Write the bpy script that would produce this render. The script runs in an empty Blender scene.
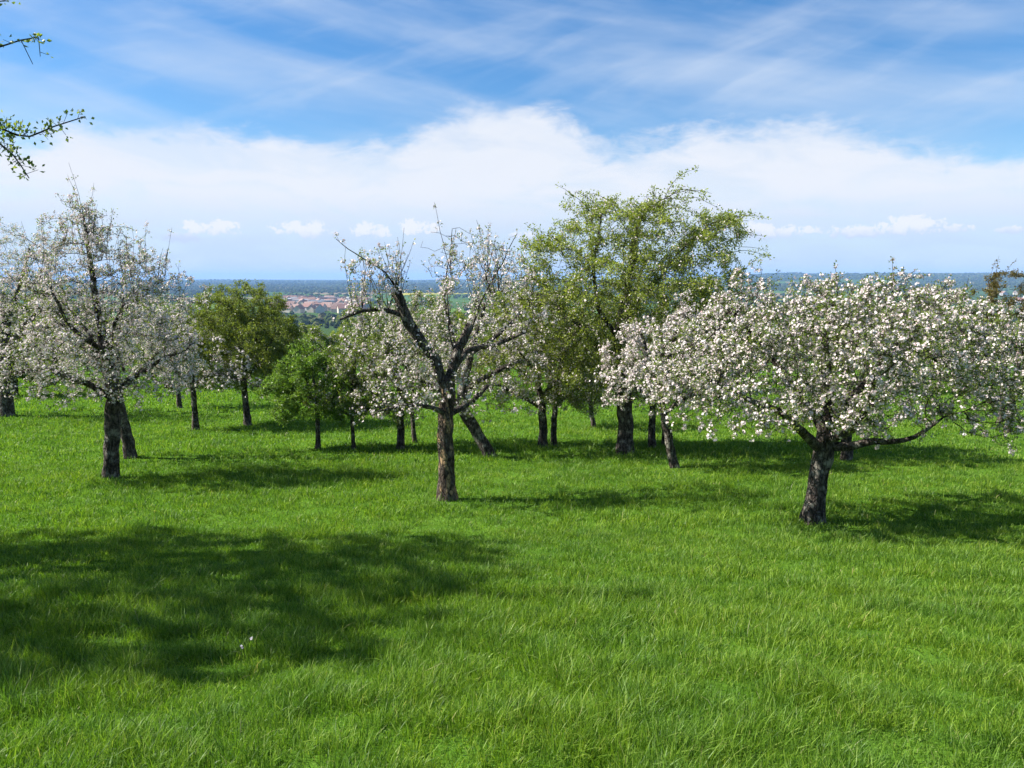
import bpy, math
import numpy as np
from mathutils import Vector, Matrix

sc = bpy.context.scene
col = sc.collection
R = math.radians

# ------------------------------------------------------------------ camera
CAM_H = 1.6
PITCH = R(7.7)
FPX = 770.0                                  # focal length in pixels of the 1024 px wide frame
cam_d = bpy.data.cameras.new('camera')
cam_d.sensor_fit = 'HORIZONTAL'
cam_d.sensor_width = 36.0
cam_d.lens = 36.0 * FPX / 1024.0
cam_d.clip_start = 0.05
cam_d.clip_end = 60000
cam = bpy.data.objects.new('camera', cam_d)
col.objects.link(cam)
cam.location = (0, 0, CAM_H)
cam.rotation_euler = (R(90) - PITCH, 0, 0)
sc.camera = cam

# ------------------------------------------------------------------ sun, sky, exposure
SUN_EL = R(43)
SUN_DIR = Vector((-1.0, 0.03, 0)).normalized() * math.cos(SUN_EL) + Vector((0, 0, math.sin(SUN_EL)))   # towards the sun
SUN_ROT = math.atan2(SUN_DIR.x, SUN_DIR.y)
sun_d = bpy.data.lights.new('sun', 'SUN')
sun_d.energy = 5.0
sun_d.angle = R(0.53)
sun_d.color = (1.0, 0.955, 0.88)
sun = bpy.data.objects.new('sun', sun_d)
col.objects.link(sun)
sun.rotation_euler = SUN_DIR.to_track_quat('Z', 'Y').to_euler()
sun.location = (-30, 0, 40)

sc.view_settings.view_transform = 'Standard'
sc.view_settings.look = 'None'
EXPOSURE = 1.36
sc.view_settings.exposure = EXPOSURE
sc.view_settings.gamma = 1.0
sc.view_settings.use_curve_mapping = False
sc.render.engine = 'CYCLES'
sc.cycles.max_bounces = 6
sc.cycles.diffuse_bounces = 3
sc.cycles.glossy_bounces = 2
sc.cycles.transmission_bounces = 4
sc.cycles.volume_bounces = 0
sc.cycles.use_denoising = True
sc.cycles.use_adaptive_sampling = True
sc.cycles.adaptive_threshold = 0.015


class NT:
    """small helper for building node trees"""
    def __init__(s, tree):
        s.t = tree
    def n(s, typ, **kw):
        x = s.t.nodes.new(typ)
        for k, v in kw.items():
            setattr(x, k, v)
        return x
    def link(s, a, b):
        s.t.links.new(a, b)
    def put(s, sock, v):
        if isinstance(v, bpy.types.NodeSocket):
            s.t.links.new(v, sock)
        else:
            sock.default_value = v
    def m(s, op, a, b=None, c=None, clamp=False):
        x = s.n('ShaderNodeMath', operation=op)
        x.use_clamp = clamp
        s.put(x.inputs[0], a)
        if b is not None: s.put(x.inputs[1], b)
        if c is not None: s.put(x.inputs[2], c)
        return x.outputs[0]
    def smooth(s, v, a, b, lo=0.0, hi=1.0):
        x = s.n('ShaderNodeMapRange', interpolation_type='SMOOTHSTEP')
        s.put(x.inputs['Value'], v)
        s.put(x.inputs['From Min'], a); s.put(x.inputs['From Max'], b)
        s.put(x.inputs['To Min'], lo); s.put(x.inputs['To Max'], hi)
        return x.outputs[0]
    def xyz(s, x, y, z):
        c = s.n('ShaderNodeCombineXYZ')
        s.put(c.inputs[0], x); s.put(c.inputs[1], y); s.put(c.inputs[2], z)
        return c.outputs[0]
    def noise(s, vec, scale, detail=4, rough=0.5, dist=0.0, out=0):
        x = s.n('ShaderNodeTexNoise')
        if vec is not None: s.link(vec, x.inputs['Vector'])
        x.inputs['Scale'].default_value = scale
        x.inputs['Detail'].default_value = detail
        x.inputs['Roughness'].default_value = rough
        x.inputs['Distortion'].default_value = dist
        return x.outputs[out]
    def mix(s, f, a, b, blend='MIX'):
        x = s.n('ShaderNodeMix', data_type='RGBA', blend_type=blend)
        s.put(x.inputs[0], f); s.put(x.inputs[6], a); s.put(x.inputs[7], b)
        return x.outputs[2]
    def ramp(s, f, stops, interp='LINEAR'):
        x = s.n('ShaderNodeValToRGB')
        s.put(x.inputs[0], f)
        cr = x.color_ramp
        cr.interpolation = interp
        while len(cr.elements) < len(stops):
            cr.elements.new(0.5)
        for e, (p, c) in zip(cr.elements, stops):
            e.position = p
            e.color = c if len(c) == 4 else (*c, 1)
        return x.outputs[0]


SKY_STRENGTH = 0.081
world = bpy.data.worlds.new('World')
sc.world = world
world.use_nodes = True
wt = world.node_tree
wt.nodes.clear()
W = NT(wt)
sky = W.n('ShaderNodeTexSky', sky_type='NISHITA')
sky.sun_disc = False
sky.sun_elevation = SUN_EL
sky.sun_rotation = SUN_ROT
sky.altitude = 400
sky.air_density = 1.0
sky.dust_density = 0.5
sky.ozone_density = 2.0
tc = W.n('ShaderNodeTexCoord')
sep = W.n('ShaderNodeSeparateXYZ')
W.link(tc.outputs['Generated'], sep.inputs[0])
AZ = W.m('MULTIPLY', W.m('ARCTAN2', sep.outputs[0], sep.outputs[1]), 180 / math.pi)       # degrees from the view down the slope
EL = W.m('MULTIPLY', W.m('ARCSINE', sep.outputs[2]), 180 / math.pi)


def clouds(base):
    P = W.xyz(AZ, EL, 0.0)
    # soft bank of stratus over the plain; its upper edge wanders with the azimuth
    fc = W.n('ShaderNodeFloatCurve')
    pts = [(-60, 9.0), (-34, 8.6), (-28, 9.6), (-20, 10.0), (-10, 9.8), (-6, 11.0), (-3, 12.0), (1, 12.2), (4, 11.4), (7, 9.6),
           (11, 10.0), (16, 10.6), (20, 10.4), (25, 9.2), (30, 8.2), (34, 7.4), (60, 8.0)]
    cm = fc.mapping.curves[0]
    while len(cm.points) < len(pts):
        cm.points.new(0.5, 0.5)
    for p, (a, e) in zip(cm.points, pts):
        p.location = ((a + 60) / 120, e / 20)
    fc.mapping.update()
    W.put(fc.inputs['Value'], W.m('DIVIDE', W.m('ADD', AZ, 60.0), 120.0, clamp=True))
    edge = W.m('MULTIPLY', fc.outputs[0], 20.0)
    nz = W.noise(W.xyz(W.m('MULTIPLY', AZ, 0.16), W.m('MULTIPLY', EL, 0.42), 3.0), 1.0, 6, 0.6, 0.4)
    nf = W.noise(W.xyz(W.m('MULTIPLY', AZ, 0.5), W.m('MULTIPLY', EL, 1.1), 7.0), 1.0, 5, 0.65, 0.5)
    d = W.m('ADD', W.m('SUBTRACT', edge, EL), W.m('ADD', W.m('MULTIPLY', W.m('SUBTRACT', nz, 0.5), 4.0), W.m('MULTIPLY', W.m('SUBTRACT', nf, 0.5), 2.4)))
    bank = W.smooth(d, -0.7, 1.5)
    body = W.noise(W.xyz(W.m('MULTIPLY', AZ, 0.15), W.m('MULTIPLY', W.m('ADD', EL, W.m('MULTIPLY', AZ, 0.05)), 0.45), 11.0), 1.0, 5, 0.55, 0.6)
    thick = W.smooth(body, 0.30, 0.60, 0.76, 0.99)
    low = W.smooth(EL, 1.0, 6.5)                                    # the bank thins out towards the horizon
    bank = W.m('MULTIPLY', bank, W.m('MULTIPLY', thick, W.m('MULTIPLY_ADD', low, 0.22, 0.78)))
    k = 1.0 / SKY_STRENGTH / 2 ** EXPOSURE
    bcol = W.mix(low, (0.57 * k, 0.69 * k, 0.93 * k, 1), (0.885 * k, 0.91 * k, 0.97 * k, 1))
    c = W.mix(bank, base, bcol)
    # thin cirrus veils higher up
    rot = W.xyz(W.m('ADD', W.m('MULTIPLY', AZ, 0.045), W.m('MULTIPLY', EL, 0.05)), W.m('ADD', W.m('MULTIPLY', EL, 0.20), W.m('MULTIPLY', AZ, 0.03)), 2.0)
    ci = W.noise(rot, 1.0, 5, 0.52, 0.25)
    rot2 = W.xyz(W.m('ADD', W.m('MULTIPLY', AZ, 0.06), W.m('MULTIPLY', EL, 0.1)), W.m('SUBTRACT', W.m('MULTIPLY', EL, 0.42), W.m('MULTIPLY', AZ, 0.14)), 9.0)
    ci2 = W.noise(rot2, 1.0, 5, 0.55, 0.3)
    a = W.m('ADD', W.smooth(ci, 0.36, 0.74, 0.0, 0.55), W.smooth(ci2, 0.44, 0.80, 0.0, 0.26))
    a = W.m('MULTIPLY', a, W.smooth(EL, 6.0, 12.0), clamp=True)
    c = W.mix(a, c, (0.70 * k, 0.80 * k, 0.95 * k, 1))
    # small fair-weather cumulus in a row low over the horizon: (azimuth, elevation, half width, half height)
    spots = [(-20.9, 3.5, 2.2, 0.65), (-22.9, 2.75, 1.6, 0.45), (-15.0, 3.45, 2.2, 0.7), (-10.2, 3.5, 1.6, 0.65), (-7.0, 3.7, 1.7, 0.7), (18.0, 3.3, 2.6, 0.7),
             (21.0, 3.4, 0.9, 0.35), (23.8, 3.15, 2.0, 0.55), (26.8, 3.45, 2.4, 0.7), (29.4, 3.2, 1.2, 0.35), (32.4, 3.0, 0.7, 0.3),
             (-29.0, 3.0, 1.5, 0.4), (12.0, 3.2, 1.4, 0.4), (1.0, 3.2, 1.3, 0.35), (41.0, 3.3, 1.9, 0.5), (-42.0, 3.2, 1.8, 0.5)]
    na = W.noise(P, 1.15, 5, 0.62, 0.3)
    nb = W.noise(P, 3.4, 4, 0.65, 0.3)
    wob = W.m('ADD', W.m('MULTIPLY', W.m('SUBTRACT', na, 0.5), 4.2), W.m('MULTIPLY', W.m('SUBTRACT', nb, 0.5), 2.6))
    best = None
    for (a0, e0, wa, we) in spots:
        x = W.m('DIVIDE', W.m('SUBTRACT', AZ, a0), wa)
        y = W.m('DIVIDE', W.m('SUBTRACT', EL, e0), we)
        below = W.m('MULTIPLY', W.m('MINIMUM', y, 0.0), 0.9)        # flat bases
        v = W.m('SUBTRACT', 1.0, W.m('ADD', W.m('MULTIPLY', x, x), W.m('MULTIPLY_ADD', below, below, W.m('MULTIPLY', y, y))))
        best = v if best is None else W.m('MAXIMUM', best, v)
    dens = W.smooth(W.m('ADD', best, wob), 0.0, 0.75, 0.0, 0.95)
    ybest = W.smooth(W.m('ADD', EL, W.m('MULTIPLY', W.m('SUBTRACT', na, 0.5), 1.2)), 2.75, 3.55)
    c = W.mix(dens, c, W.mix(ybest, (0.66 * k, 0.74 * k, 0.93 * k, 1), (0.95 * k, 0.955 * k, 0.98 * k, 1)))
    return c


bg = W.n('ShaderNodeBackground')
bg.inputs['Strength'].default_value = SKY_STRENGTH
hsv = W.n('ShaderNodeHueSaturation')
hsv.inputs['Saturation'].default_value = 1.38
hsv.inputs['Hue'].default_value = 0.503
hsv.inputs['Value'].default_value = 0.76
W.link(sky.outputs[0], hsv.inputs['Color'])
W.link(clouds(hsv.outputs[0]), bg.inputs['Color'])
wo = W.n('ShaderNodeOutputWorld')
W.link(bg.outputs[0], wo.inputs['Surface'])


# ------------------------------------------------------------------ helpers
def tag(o, label=None, cat=None, group=None, kind=None):
    if label: o['label'] = label
    if cat: o['category'] = cat
    if group: o['group'] = group
    if kind: o['kind'] = kind
    return o


def link(name, me, parent=None):
    o = bpy.data.objects.new(name, me)
    col.objects.link(o)
    if parent is not None:
        o.parent = parent
    return o


def np_mesh(name, V, faces, mats, mat_idx=None, smooth=False):
    """V (n,3); faces: list of int arrays (m,k)"""
    me = bpy.data.meshes.new(name)
    V = np.ascontiguousarray(V, dtype=np.float32)
    faces = [np.asarray(f, dtype=np.int32) for f in faces if len(f)]
    loops = np.concatenate([f.ravel() for f in faces])
    sizes = np.concatenate([np.full(len(f), f.shape[1], dtype=np.int32) for f in faces])
    starts = np.concatenate([[0], np.cumsum(sizes)[:-1]]).astype(np.int32)
    me.vertices.add(len(V)); me.vertices.foreach_set('co', V.ravel())
    me.loops.add(len(loops)); me.loops.foreach_set('vertex_index', loops)
    me.polygons.add(len(sizes)); me.polygons.foreach_set('loop_start', starts)
    try:
        me.polygons.foreach_set('loop_total', sizes)
    except Exception:
        pass
    for m in (mats if isinstance(mats, (list, tuple)) else [mats]):
        me.materials.append(m)
    if mat_idx is not None:
        me.polygons.foreach_set('material_index', np.asarray(mat_idx, dtype=np.int32))
    me.polygons.foreach_set('use_smooth', np.full(len(sizes), smooth))
    me.update(calc_edges=True)
    return me


def hash2(ix, iy, seed):
    h = (ix.astype(np.int64) * 374761393 + iy.astype(np.int64) * 668265263 + seed * 974634777) & 0xFFFFFFFF
    h = ((h ^ (h >> 13)) * 1274126177) & 0xFFFFFFFF
    h = h ^ (h >> 16)
    return (h & 0xFFFFFF) / float(0x1000000)


def vnoise(x, y, seed=0):
    x = np.asarray(x, float); y = np.asarray(y, float)
    ix = np.floor(x); iy = np.floor(y)
    fx = x - ix; fy = y - iy
    fx = fx * fx * (3 - 2 * fx); fy = fy * fy * (3 - 2 * fy)
    a = hash2(ix, iy, seed); b = hash2(ix + 1, iy, seed)
    c = hash2(ix, iy + 1, seed); d = hash2(ix + 1, iy + 1, seed)
    return (a * (1 - fx) + b * fx) * (1 - fy) + (c * (1 - fx) + d * fx) * fy


def fbm(x, y, seed=0, oct=3):
    s, a, t = 0, 1.0, 0
    for i in range(oct):
        s = s + a * vnoise(x * 2 ** i, y * 2 ** i, seed + i); t += a; a *= 0.5
    return s / t


def unit(v):
    return v / np.maximum(np.linalg.norm(v, axis=-1, keepdims=True), 1e-9)


# ------------------------------------------------------------------ terrain
_D = np.array([-60, -20, 0, 3, 7, 11, 12.6, 14.5, 18, 23.5, 29, 37, 46, 60, 90, 140, 220, 400, 800, 1400, 2200, 3000, 4200, 5500, 7000, 9000, 12000, 16000], float)
_H = np.array([-7, -1.7, 1.6, 2.06, 2.86, 3.64, 3.75, 3.88, 4.18, 4.58, 4.88, 5.3, 6.0, 7.3, 10.6, 16.5, 26, 37, 43, 45, 46, 44, 34, 24, 16, 10, 4, 60], float)
_HR = np.array([-7, -1.7, 1.6, 2.06, 2.86, 3.64, 3.75, 3.88, 4.18, 4.58, 4.88, 5.3, 6.0, 7.3, 10.6, 16.5, 26, 37, 43, 45, 40, 24, -12, -44, -40, -20, 0, 60], float)


def smooth_interp(d, xs, ys):
    # monotone cubic (Hermite with averaged slopes)
    m = np.gradient(ys, xs)
    i = np.clip(np.searchsorted(xs, d) - 1, 0, len(xs) - 2)
    h = xs[i + 1] - xs[i]
    t = np.clip((d - xs[i]) / h, 0, 1)
    t2, t3 = t * t, t * t * t
    return (2 * t3 - 3 * t2 + 1) * ys[i] + (t3 - 2 * t2 + t) * h * m[i] + (-2 * t3 + 3 * t2) * ys[i + 1] + (t3 - t2) * h * m[i + 1]


def ground(x, y):
    x = np.asarray(x, float); y = np.asarray(y, float)
    far = np.clip((y - 120) / 300, 0, 1)
    d = y
    hl = smooth_interp(d, _D, _H); hr = smooth_interp(d, _D, _HR)
    az = np.degrees(np.arctan2(x, np.maximum(y, 1)))
    w = np.clip((az - 8) / 14, 0, 1); w = w * w * (3 - 2 * w) * far
    h = hl * (1 - w) + hr * w
    z = CAM_H - h
    near = np.clip(1 - np.abs(y) / 160, 0, 1)
    z = z + near * ((fbm(x * 0.12 + 5, y * 0.12, 3, 2) - 0.5) * 0.22 + (fbm(x * 0.7, y * 0.7 + 9, 8, 2) - 0.5) * 0.05)
    z = z + np.clip((y - 2400) / 2500, 0, 1) * (fbm(x / 1500.0, y / 1500.0 + 4, 21, 3) - 0.5) * 26
    z = z + np.clip((y - 60) / 400, 0, 1) * (fbm(x / 260.0, y / 260.0, 31, 2) - 0.5) * 5
    return z


def ground1(x, y):
    return float(ground(np.array([x]), np.array([y]))[0])


def ray(px, py):
    """world direction of a pixel of the 1024 x 768 frame"""
    v = np.array([(px - 512) / FPX, 1.0, -(py - 384) / FPX])
    c, s = math.cos(PITCH), math.sin(PITCH)
    return np.array([v[0], v[1] * c + v[2] * s, -v[1] * s + v[2] * c])


def at(px, py, t0=2.0, t1=200.0):
    """where the line of sight meets the meadow"""
    v = ray(px, py)
    ts = np.arange(t0, t1, 0.05)
    z = CAM_H + v[2] * ts - ground(v[0] * ts, v[1] * ts)
    k = np.argmax(z < 0)
    t = ts[k]
    return v[0] * t, v[1] * t, t


# ------------------------------------------------------------------ materials
def new_mat(name):
    m = bpy.data.materials.new(name)
    m.use_nodes = True
    m.node_tree.nodes.clear()
    t = NT(m.node_tree)
    out = t.n('ShaderNodeOutputMaterial')
    return m, t, out


def leaf_mat(name, ramp, trans=0.35, tcol=(1.35, 1.4, 0.6), rough=0.42, spec=0.5):
    m, t, out = new_mat(name)
    g = t.n('ShaderNodeNewGeometry')
    c = t.ramp(g.outputs['Random Per Island'], ramp)
    p = t.n('ShaderNodeBsdfPrincipled')
    t.link(c, p.inputs['Base Color'])
    p.inputs['Roughness'].default_value = rough
    p.inputs['Specular IOR Level'].default_value = spec
    tr = t.n('ShaderNodeBsdfTranslucent')
    t.link(t.mix(1.0, c, (*tcol, 1), 'MULTIPLY'), tr.inputs['Color'])
    mx = t.n('ShaderNodeMixShader')
    mx.inputs[0].default_value = trans
    t.link(p.outputs[0], mx.inputs[1]); t.link(tr.outputs[0], mx.inputs[2])
    t.link(mx.outputs[0], out.inputs['Surface'])
    return m


def bark_mat(name, dark, light, lichen, lich_amt=0.5, wood=None):
    m, t, out = new_mat(name)
    tcn = t.n('ShaderNodeTexCoord')
    mp = t.n('ShaderNodeMapping')
    mp.inputs['Scale'].default_value = (1, 1, 0.28)
    t.link(tcn.outputs['Object'], mp.inputs['Vector'])
    n1 = t.noise(mp.outputs[0], 21, 7, 0.7, 0.9)
    n2 = t.noise(tcn.outputs['Object'], 6, 4, 0.6)
    vo = t.n('ShaderNodeTexVoronoi', feature='DISTANCE_TO_EDGE')
    vo.inputs['Scale'].default_value = 17
    mp2 = t.n('ShaderNodeMapping')
    mp2.inputs['Scale'].default_value = (1, 1, 0.4)
    t.link(t.mix(0.06, tcn.outputs['Object'], t.noise(tcn.outputs['Object'], 9, 3, 0.5, 0, 1)), mp2.inputs['Vector'])
    t.link(mp2.outputs[0], vo.inputs['Vector'])
    crack = t.smooth(vo.outputs['Distance'], 0.0, 0.09)
    c = t.mix(t.smooth(n1, 0.40, 0.62), (*dark, 1), (*light, 1))
    c = t.mix(t.m('MULTIPLY', t.smooth(n2, 0.50, 0.66), lich_amt), c, (*lichen, 1))
    if wood:
        n3 = t.noise(mp.outputs[0], 9, 3, 0.5, 0.5)
        c = t.mix(t.smooth(n3, 0.54, 0.62), c, (*wood, 1))
    c = t.mix(crack, t.mix(0.6, c, (0.012, 0.009, 0.007, 1)), c)
    p = t.n('ShaderNodeBsdfPrincipled')
    t.link(c, p.inputs['Base Color'])
    p.inputs['Roughness'].default_value = 0.92
    p.inputs['Specular IOR Level'].default_value = 0.15
    b = t.n('ShaderNodeBump')
    b.inputs['Strength'].default_value = 0.9
    b.inputs['Distance'].default_value = 0.04
    t.link(t.m('ADD', t.m('MULTIPLY', crack, 0.7), n1), b.inputs['Height'])
    t.link(b.outputs[0], p.inputs['Normal'])
    t.link(p.outputs[0], out.inputs['Surface'])
    return m


BARK = bark_mat('apple_bark', (0.022, 0.017, 0.014), (0.13, 0.108, 0.09), (0.30, 0.28, 0.235), 0.75)
BARK_WORN = bark_mat('worn_apple_bark', (0.030, 0.021, 0.016), (0.13, 0.10, 0.075), (0.24, 0.22, 0.18), 0.35, wood=(0.34, 0.23, 0.13))
TWIG = bark_mat('twig_bark', (0.022, 0.016, 0.013), (0.075, 0.058, 0.048), (0.15, 0.14, 0.11), 0.3)
PETAL = leaf_mat('white_petals', [(0.0, (0.56, 0.36, 0.38)), (0.18, (0.62, 0.52, 0.52)), (0.55, (0.68, 0.62, 0.60)), (1.0, (0.75, 0.71, 0.68))], 0.22, (1, 1, 1), 0.6, 0.2)
PETAL_PINK = leaf_mat('pinkish_petals', [(0.0, (0.62, 0.36, 0.38)), (0.12, (0.66, 0.54, 0.54)), (0.5, (0.70, 0.64, 0.63)), (1.0, (0.73, 0.70, 0.68))], 0.22, (1, 1, 1), 0.6, 0.2)
LEAF_SPRING = leaf_mat('young_leaves', [(0.0, (0.09, 0.14, 0.025)), (0.5, (0.15, 0.205, 0.04)), (1.0, (0.23, 0.27, 0.075))], 0.46)
LEAF_OLIVE = leaf_mat('olive_leaves', [(0.0, (0.085, 0.12, 0.02)), (0.5, (0.145, 0.185, 0.034)), (1.0, (0.22, 0.25, 0.06))], 0.48)
LEAF_TALL = leaf_mat('yellow_green_leaves', [(0.0, (0.14, 0.185, 0.03)), (0.5, (0.215, 0.265, 0.045)), (1.0, (0.31, 0.34, 0.09))], 0.48)
LEAF_BRIGHT = leaf_mat('bright_green_leaves', [(0.0, (0.085, 0.16, 0.02)), (0.5, (0.135, 0.23, 0.034)), (1.0, (0.20, 0.29, 0.06))], 0.42)
LEAF_RED = leaf_mat('reddish_young_leaves', [(0.0, (0.10, 0.075, 0.024)), (0.5, (0.14, 0.105, 0.034)), (1.0, (0.15, 0.145, 0.04))], 0.35)


def terrain_mat():
    m, t, out = new_mat('meadow_and_fields')
    g = t.n('ShaderNodeNewGeometry')
    s = t.n('ShaderNodeSeparateXYZ')
    t.link(g.outputs['Position'], s.inputs[0])
    pos = g.outputs['Position']
    n1 = t.noise(pos, 0.9, 5, 0.6)
    n2 = t.noise(pos, 18.0, 4, 0.6)
    near = t.mix(t.smooth(n1, 0.3, 0.7), (0.045, 0.105, 0.010, 1), (0.08, 0.16, 0.018, 1))
    near = t.mix(t.smooth(n2, 0.45, 0.75, 0, 0.6), near, (0.085, 0.155, 0.025, 1))
    # patchwork of fields on the plain
    vo = t.n('ShaderNodeTexVoronoi')
    vo.inputs['Scale'].default_value = 1.0
    mp = t.n('ShaderNodeMapping')
    mp.inputs['Scale'].default_value = (1 / 260.0, 1 / 420.0, 0.0)
    mp.inputs['Rotation'].default_value = (0, 0, 0.35)
    t.link(pos, mp.inputs['Vector'])
    t.link(mp.outputs[0], vo.inputs['Vector'])
    sc_ = t.n('ShaderNodeSeparateColor')
    t.link(vo.outputs['Color'], sc_.inputs[0])
    fields = t.ramp(sc_.outputs[0], [(0.0, (0.045, 0.085, 0.02)), (0.3, (0.06, 0.115, 0.025)), (0.55, (0.04, 0.07, 0.02)), (0.72, (0.20, 0.15, 0.09)), (0.82, (0.10, 0.17, 0.03)), (0.93, (0.36, 0.32, 0.04))], 'CONSTANT')
    fields = t.mix(t.smooth(t.noise(pos, 0.05, 4, 0.6), 0.4, 0.7, 0, 0.5), fields, (0.04, 0.075, 0.02, 1))
    wood = t.noise(t.xyz(t.m('MULTIPLY', s.outputs[0], 0.0009), t.m('MULTIPLY', s.outputs[1], 0.0016), 2.0), 1.0, 5, 0.6)
    wood = t.m('MULTIPLY', t.smooth(wood, 0.40, 0.46), t.smooth(s.outputs[1], 2400, 3200))
    far = t.mix(wood, fields, (0.022, 0.034, 0.014, 1))
    c = t.mix(t.smooth(s.outputs[1], 160, 420), near, far)
    p = t.n('ShaderNodeBsdfPrincipled')
    t.link(c, p.inputs['Base Color'])
    p.inputs['Roughness'].default_value = 1.0
    p.inputs['Specular IOR Level'].default_value = 0.0
    b = t.n('ShaderNodeBump')
    b.inputs['Strength'].default_value = 0.8
    b.inputs['Distance'].default_value = 0.06
    t.link(n2, b.inputs['Height'])
    t.link(b.outputs[0], p.inputs['Normal'])
    t.link(p.outputs[0], out.inputs['Surface'])
    return m


# ------------------------------------------------------------------ ground sheet
def build_ground():
    rows = np.concatenate([np.arange(-30, 0, 1.0), np.arange(0, 45, 0.25), np.arange(45, 120, 1.5), np.geomspace(120, 16000, 110)])
    u = np.linspace(-1, 1, 201)
    Y = np.repeat(rows[:, None], len(u), 1)
    X = u[None, :] * (26 + 1.15 * np.abs(Y))
    Z = ground(X, Y)
    V = np.stack([X, Y, Z], -1).reshape(-1, 3)
    nr, nc = Y.shape
    i = (np.arange(nr - 1)[:, None] * nc + np.arange(nc - 1)[None, :]).ravel()
    F = np.stack([i, i + 1, i + nc + 1, i + nc], 1)
    o = link('meadow', np_mesh('meadow', V, [F], terrain_mat(), smooth=True))
    tag(o, kind='structure')


build_ground()

# ------------------------------------------------------------------ haze over the plain
HAZE = 1.0e-4


def build_haze():
    bpy_me = bpy.data.meshes.new('haze')
    x0, x1, y0, y1, z0, z1 = -19500, 19500, -120, 16600, -110, 120
    V = [(x0, y0, z0), (x1, y0, z0), (x1, y1, z0), (x0, y1, z0), (x0, y0, z1), (x1, y0, z1), (x1, y1, z1), (x0, y1, z1)]
    F = [(0, 3, 2, 1), (4, 5, 6, 7), (0, 1, 5, 4), (1, 2, 6, 5), (2, 3, 7, 6), (3, 0, 4, 7)]
    bpy_me.from_pydata(V, [], F)
    m, t, out = new_mat('air')
    v = t.n('ShaderNodeVolumePrincipled')
    v.inputs['Color'].default_value = (0.33, 0.58, 1.0, 1)
    v.inputs['Density'].default_value = HAZE
    v.inputs['Anisotropy'].default_value = 0.0
    t.link(v.outputs[0], out.inputs['Volume'])
    bpy_me.materials.append(m)
    o = link('haze', bpy_me)
    tag(o, 'pale blue haze lying over the distant plain', 'haze', kind='stuff')


build_haze()


# ------------------------------------------------------------------ far woods and the town in the valley
def blob_cloud(centers, radii, rng, flat=0.8):
    """irregular low crowns for woods kilometres away"""
    t = (1 + 5 ** 0.5) / 2
    iv = np.array([(-1, t, 0), (1, t, 0), (-1, -t, 0), (1, -t, 0), (0, -1, t), (0, 1, t), (0, -1, -t), (0, 1, -t), (t, 0, -1), (t, 0, 1), (-t, 0, -1), (-t, 0, 1)])
    iv = iv / np.linalg.norm(iv[0])
    fi = np.array([(0, 11, 5), (0, 5, 1), (0, 1, 7), (0, 7, 10), (0, 10, 11), (1, 5, 9), (5, 11, 4), (11, 10, 2), (10, 7, 6), (7, 1, 8), (3, 9, 4), (3, 4, 2), (3, 2, 6), (3, 6, 8), (3, 8, 9), (4, 9, 5), (2, 4, 11), (6, 2, 10), (8, 6, 7), (9, 8, 1)])
    n = len(centers)
    j = rng.uniform(0.75, 1.25, (n, 12, 1))
    V = centers[:, None, :] + iv[None] * j * radii[:, None, None] * np.array([1, 1, flat])
    F = fi[None] + (np.arange(n) * 12)[:, None, None]
    return V.reshape(-1, 3), F.reshape(-1, 3)


def build_far_woods():
    rng = np.random.default_rng(5)
    m, t, out = new_mat('far_wood_leaves')
    g = t.n('ShaderNodeNewGeometry')
    c = t.ramp(g.outputs['Random Per Island'], [(0.0, (0.016, 0.026, 0.010)), (0.5, (0.03, 0.045, 0.014)), (0.85, (0.055, 0.075, 0.02)), (1.0, (0.085, 0.075, 0.04))])
    p = t.n('ShaderNodeBsdfPrincipled')
    t.link(c, p.inputs['Base Color'])
    p.inputs['Roughness'].default_value = 1.0
    p.inputs['Specular IOR Level'].default_value = 0.0
    t.link(p.outputs[0], out.inputs['Surface'])
    C, Rr = [], []
    # hedges and copses scattered over the plain round the town
    n = 15000
    y = 330 + 2970 * rng.random(n) ** 1.3
    x = rng.uniform(-0.85, 0.85, n) * y
    keep = fbm(x / 120.0, y / 260.0, 51, 3) > 0.51
    town = (np.abs(x + 265) < 190) & (np.abs(y - 1300) < 320)
    keep &= ~(town & (rng.random(n) > 0.12))
    x, y = x[keep], y[keep]
    r = rng.uniform(2.6, 6.0, len(x))
    C.append(np.stack([x, y, ground(x, y) + r * 0.5], 1)); Rr.append(r)
    # woods on the hills
    n = 60000
    y = 2500 + 6500 * rng.random(n)
    x = rng.uniform(-0.9, 0.9, n) * y
    keep = fbm(x / 900.0, y / 520.0, 61, 3) > 0.42
    x, y = x[keep], y[keep]
    r = rng.uniform(5, 12, len(x)) * np.clip(y / 4500, 0.6, 1.4)
    C.append(np.stack([x, y, ground(x, y) + r * 0.15], 1)); Rr.append(r)
    V, F = blob_cloud(np.concatenate(C), np.concatenate(Rr), rng)
    o = link('far_wood', np_mesh('far_wood', V, [F], m, smooth=False))
    tag(o, 'dark woods and copses covering the far plain and hills', 'wood', kind='stuff')


build_far_woods()


def plain_mat(name, c, rough=0.9):
    m, t, out = new_mat(name)
    g = t.n('ShaderNodeNewGeometry')
    n = t.noise(g.outputs['Position'], 1.3, 3, 0.6)
    p = t.n('ShaderNodeBsdfPrincipled')
    t.link(t.mix(t.smooth(n, 0.3, 0.7), (*[v * 0.85 for v in c], 1), (*[min(1, v * 1.12) for v in c], 1)), p.inputs['Base Color'])
    p.inputs['Roughness'].default_value = rough
    t.link(p.outputs[0], out.inputs['Surface'])
    return m


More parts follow.
